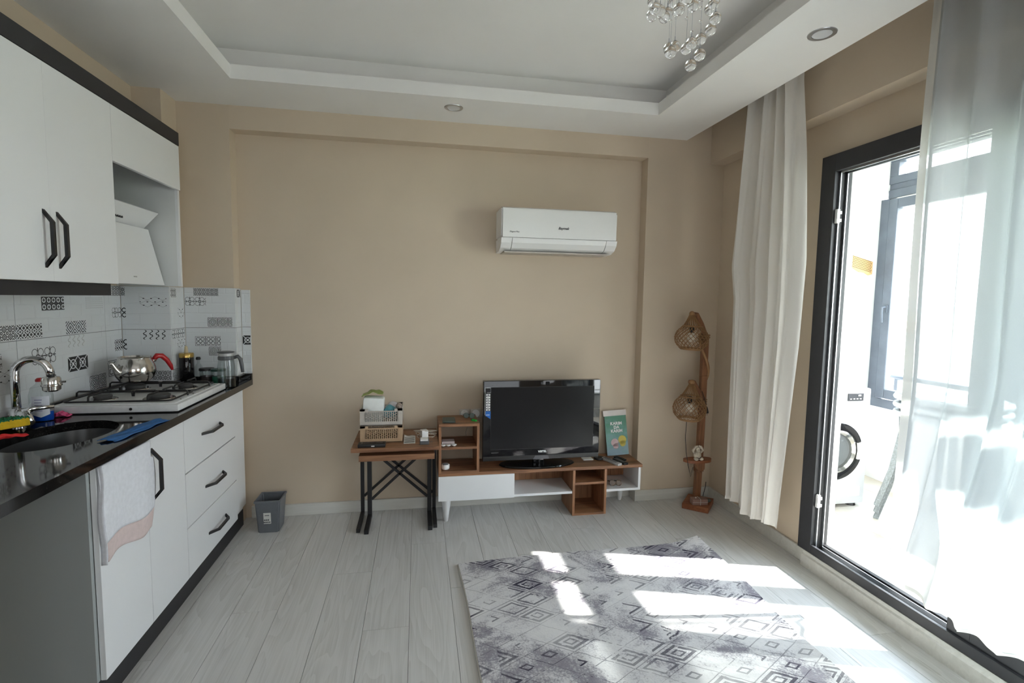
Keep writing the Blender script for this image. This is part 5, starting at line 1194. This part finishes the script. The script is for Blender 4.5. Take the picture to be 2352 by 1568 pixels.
# hanging TV cable seen through the tower
t_ = thing('power_cable', (.36, 3.32, .4), 'thin white cable hanging down the wall behind the shelf tower', 'cable')
b_ = B(); b_.tube([(.30, 3.325, .60), (.33, 3.322, .56), (.31, 3.32, .50), (.36, 3.322, .40), (.37, 3.32, .33)], .002, 6); obj('cord', b_, 'crate_g', t_, smooth='all')

# ------------------------------------------------------------------ floor lamp
t_ = thing('floor_lamp', (1.885, 3.09, 0), 'rustic wooden floor lamp with two woven gourd-shaped rattan shades', 'floor lamp')
R_ = Matrix.Translation((1.885, 3.088, 0)) @ Matrix.Rotation(-.72, 4, 'Z')
b_ = B(); b_.box(-.085, .085, -.10, .10, 0, .038, .003, R_); obj('base', b_, 'pineflat', t_)
pxl, pyl = 1.885, 3.10
b_ = B()
pts = [(pxl - .006, pyl, .038), (pxl, pyl, .30), (pxl + .004, pyl, .62), (pxl + .003, pyl, .9), (pxl + .002, pyl, 1.17)]
for a, b in zip(pts, pts[1:]): b_.bar(a, (b[0], b[1], b[2] + .001), .042, .036, (0, 1, 0), .003)
obj('post', b_, 'pine', t_)
# shades: woven strands on a gourd profile
def shade(cx, cy, z0, r, h, neck, tilt):
    def rad(u):  # u 0 bottom .. 1 shoulder
        return r * tab(u, [(0, .60), (.12, .80), (.3, .97), (.5, 1.0), (.7, .93), (.88, .72), (1, .52)])
    R_ = Matrix.Translation((cx, cy, z0)) @ Matrix.Rotation(tilt, 4, 'Y')
    b_ = B(); NS = 22
    for d in (-1, 1):
        for i in range(NS):
            a0 = 2 * PI * i / NS; pp = []
            for k in range(13):
                u = k / 12; a = a0 + d * u * 1.45; q = rad(u) + .0016 * d * (1 if (k + i) % 2 else -1)
                pp.append(R_ @ Vector((q * math.cos(a), q * math.sin(a), u * h)))
            b_.tube(pp, .0021, 4)
    for u in (0, .03, .06): b_.tube([R_ @ Vector((rad(u) * 1.01 * math.cos(a * PI / 14), rad(u) * 1.01 * math.sin(a * PI / 14), u * h)) for a in range(28)], .0032, 6, True)
    sh = obj('lamp_shade', b_, 'rattan', t_, smooth='all')
    # neck strands gather into a hook
    b_ = B(); top = Vector((neck[0], neck[1], neck[2]))
    for i in range(22):
        a = 2 * PI * i / 22; s0 = R_ @ Vector((rad(1) * math.cos(a), rad(1) * math.sin(a), h))
        mid = s0.lerp(top, .5) + Vector((math.cos(a) * .006, math.sin(a) * .006, -.006))
        e_ = top + Vector((math.cos(a) * .011, math.sin(a) * .011, -.004 * (i % 3)))
        b_.tube([s0, mid, e_], [.0026, .0026, .0028], 5)
    b_.tube([R_ @ Vector((rad(.97) * 1.02 * math.cos(a * PI / 12), rad(.97) * 1.02 * math.sin(a * PI / 12), h * .985)) for a in range(24)], .004, 6, True)
    b_.sphere(top + Vector((0, 0, .0)), .018, 12, 1, 1, 1.1)
    obj('shade_neck', b_, 'rattan', sh, smooth='all')
    b_ = B(); bc = R_ @ Vector((0, 0, h * .52)); b_.sphere(bc, .03, 16, 1, 1, 1.15); obj('bulb', b_, plain('milky_bulb', (.72, .66, .56), .25), t_, smooth='all')
    b_ = B(); b_.lathe([(0, 0), (.015, 0), (.015, .045), (0, .045)], bc + Vector((0, 0, .028)), 16); obj('lamp_holder', b_, 'black', t_, smooth=True)
    return top
shade(1.762, 3.06, 1.082, .107, .155, (1.762, 3.062, 1.315), .05)
shade(1.772, 3.06, .612, .107, .160, (1.785, 3.062, .862), .03)
for (za, zb) in ((1.315, 1.165), (.865, .715)):
    b_ = B(); b_.tube([(1.77, 3.07, za), (1.80, 3.075, za - .005), (1.845, 3.085, za - .07), (pxl, pyl - .01, zb)], [.014, .019, .019, .017], 10); obj('arm', b_, 'pine', t_, smooth='all')
b_ = B(); hl = []
for k in range(40):
    u = k / 39; a = u * PI * 2.1 + 2.4; hl.append((pxl + .033 * math.cos(a), pyl + .03 * math.sin(a), lerp(1.18, .70, u)))
b_.tube(hl, .0095, 8)
for zz in (1.17, 1.155, .735, .72, .705): b_.tube([(pxl + .030 * math.cos(a * PI / 8), pyl + .028 * math.sin(a * PI / 8), zz + .004 * math.sin(a)) for a in range(16)], .006, 6, True)
obj('rope_wrap', b_, 'rattan', t_, smooth='all')
b_ = B(); pl = []
for i in range(36):
    a = 2 * PI * i / 36; pl.append((1.855 + .098 * math.cos(a) * (1 + .06 * math.sin(3 * a)), 3.065 + .052 * math.sin(a) * (1 + .1 * math.cos(2 * a))))
b_.prism(pl, 'z', .322, .340); obj('side_plate', b_, 'pineflat', t_)
b_ = B(); b_.prism([(1.825, .322), (1.90, .322), (1.90, .27), (1.875, .255), (1.85, .27)], 'y', 3.05, 3.08)
for zz in (.248, .258, .268, .278): b_.tube([(pxl + .030 * math.cos(a * PI / 8), pyl + .028 * math.sin(a * PI / 8), zz + .004 * math.sin(a * 2)) for a in range(16)], .005, 6, True)
obj('plate_bracket', b_, 'pine', t_, smooth=True)
b_ = B(); b_.tube([(1.752, 3.05, .612), (1.745, 3.045, .5), (1.752, 3.04, .40), (1.768, 3.03, .30), (1.782, 3.02, .235), (1.795, 3.02, .30)], .0022, 6); b_.tube([(1.865, 3.07, .80), (1.882, 3.06, .75), (1.896, 3.055, .69)], .0022, 6)
b_.tube([(1.91, 3.12, .038), (1.98, 3.19, .01), (2.015, 3.215, .08), (2.02, 3.22, .115)], .0022, 6); obj('cord', b_, 'black', t_, smooth='all')
b_ = B(); b_.lathe([(0, 0), (.014, 0), (.014, .006), (.008, .03), (.004, .042), (0, .042)], (1.896, 3.055, .655), 14); b_.tube([(1.891, 3.055, .655), (1.891, 3.055, .638)], .0015, 5); b_.tube([(1.901, 3.055, .655), (1.901, 3.055, .638)], .0015, 5); obj('plug', b_, 'black', t_, smooth=True)
# figurine: seated, hands on head
t_ = thing('figurine', (1.84, 3.045, .34), 'small cream figurine seated with its hands over its head on the lamp plate', 'figurine')
MAT['cream'] = paint('cream_resin', (.52, .46, .37), .6, .15, 80, .3, 90)
b_ = B(); fxx, fyy, fz = 1.838, 3.045, .340
b_.sphere((fxx, fyy, fz + .032), .026, 18, 1, .85, 1.15); b_.sphere((fxx - .018, fyy - .018, fz + .012), .014, 14, 1.1, 1.3, .8); b_.sphere((fxx + .018, fyy - .018, fz + .012), .014, 14, 1.1, 1.3, .8)
obj('torso', b_, 'cream', t_, smooth='all')
b_ = B(); b_.sphere((fxx, fyy - .004, fz + .073), .0175, 16, 1.05, 1, 1); b_.sphere((fxx, fyy - .02, fz + .066), .006, 10, 1.2, 1, .8); b_.sphere((fxx - .02, fyy, fz + .08), .006, 10); b_.sphere((fxx + .02, fyy, fz + .08), .006, 10); obj('head', b_, 'cream', t_, smooth='all')
for s_ in (-1, 1):
    b_ = B(); b_.tube([(fxx + s_ * .02, fyy, fz + .048), (fxx + s_ * .036, fyy - .004, fz + .066), (fxx + s_ * .020, fyy - .008, fz + .092), (fxx + s_ * .004, fyy - .008, fz + .096)], [.009, .008, .007, .006], 10); obj('arm', b_, 'cream', t_, smooth='all')
b_ = B(); b_.sphere((fxx - .006, fyy - .021, fz + .074), .0022, 8); b_.sphere((fxx + .006, fyy - .021, fz + .074), .0022, 8); b_.tube([(fxx - .018, fyy - .022, fz + .022), (fxx, fyy - .026, fz + .016), (fxx + .018, fyy - .022, fz + .022)], .003, 6); obj('dark_details', b_, plain('brown_ink', (.06, .04, .03), .6), t_, smooth='all')
t_ = thing('soap_bar', (1.87, 3.05, .038), 'dusky pink wrapped block tied with string on the lamp base', 'block')
R_ = Matrix.Translation((1.862, 3.035, .038)) @ Matrix.Rotation(-.12, 4, 'Z')
b_ = B(); b_.box(-.055, .05, -.024, .028, 0, .040, .005, R_); obj('wrapped_block', b_, paint('dusky_pink', (.26, .15, .12), .7, .1, 30), t_, smooth=True)
b_ = B(); b_.box(-.003, .0, -.0255, .0295, -.0, .0415, 0, R_); b_.box(-.056, .051, -.0255, -.024, .018, .020, 0, R_); obj('string', b_, 'crate_g', t_)
b_ = B(); b_.sphere((1.835, 3.035, .083), .005, 8); obj('knot', b_, 'crate_g', t_)
t_ = thing('small_block', (1.925, 3.06, .038), 'small dark green pouch at the foot of the lamp post', 'pouch')
b_ = B(); b_.sphere((1.938, 3.055, .050), .02, 14, 1.1, .9, .6); obj('pouch', b_, plain('dull_green', (.09, .10, .08), .7), t_, smooth='all')

# ------------------------------------------------------------------ rug
t_ = thing('rug', (.9, 1.5, 0), 'grey and white distressed rug with a dark diamond line pattern', 'rug')
def rugf(u, w):
    yt = lerp(2.548, 2.600, u) + .012 * math.sin(u * 5)
    xl_, xr_ = lerp(.204, .285, w), 1.585 + .018 * math.sin(w * 11) - .012 * w
    y = lerp(yt, lerp(.28, .33, u), w); x = lerp(xl_, xr_, u) + .006 * math.sin(w * 13) * (1 - u)
    curl = .03 * max(0, 1 - math.hypot(u - 1, (w) * 1.7) / .22) ** 2
    edge = .006 * max(0, 1 - (1 - u) / .06) * (1 + math.sin(w * 17))
    return (x, y, .009 + curl + edge + .002 * math.sin(u * 9) * math.sin(w * 14))
b_ = B(); b_.grid(rugf, 60, 90, .007); o_ = obj('pile', b_, 'rug', t_, smooth=True)
def per():
    pts = [rugf(i / 40, 0) for i in range(40)] + [rugf(1, i / 60) for i in range(60)] + [rugf(1 - i / 40, 1) for i in range(40)] + [rugf(0, 1 - i / 60) for i in range(60)]
    return [(q[0], q[1], q[2] - .003) for q in pts]
b_ = B(); b_.tube(per(), .0052, 6, True); obj('binding', b_, 'rugedge', t_, smooth='all')
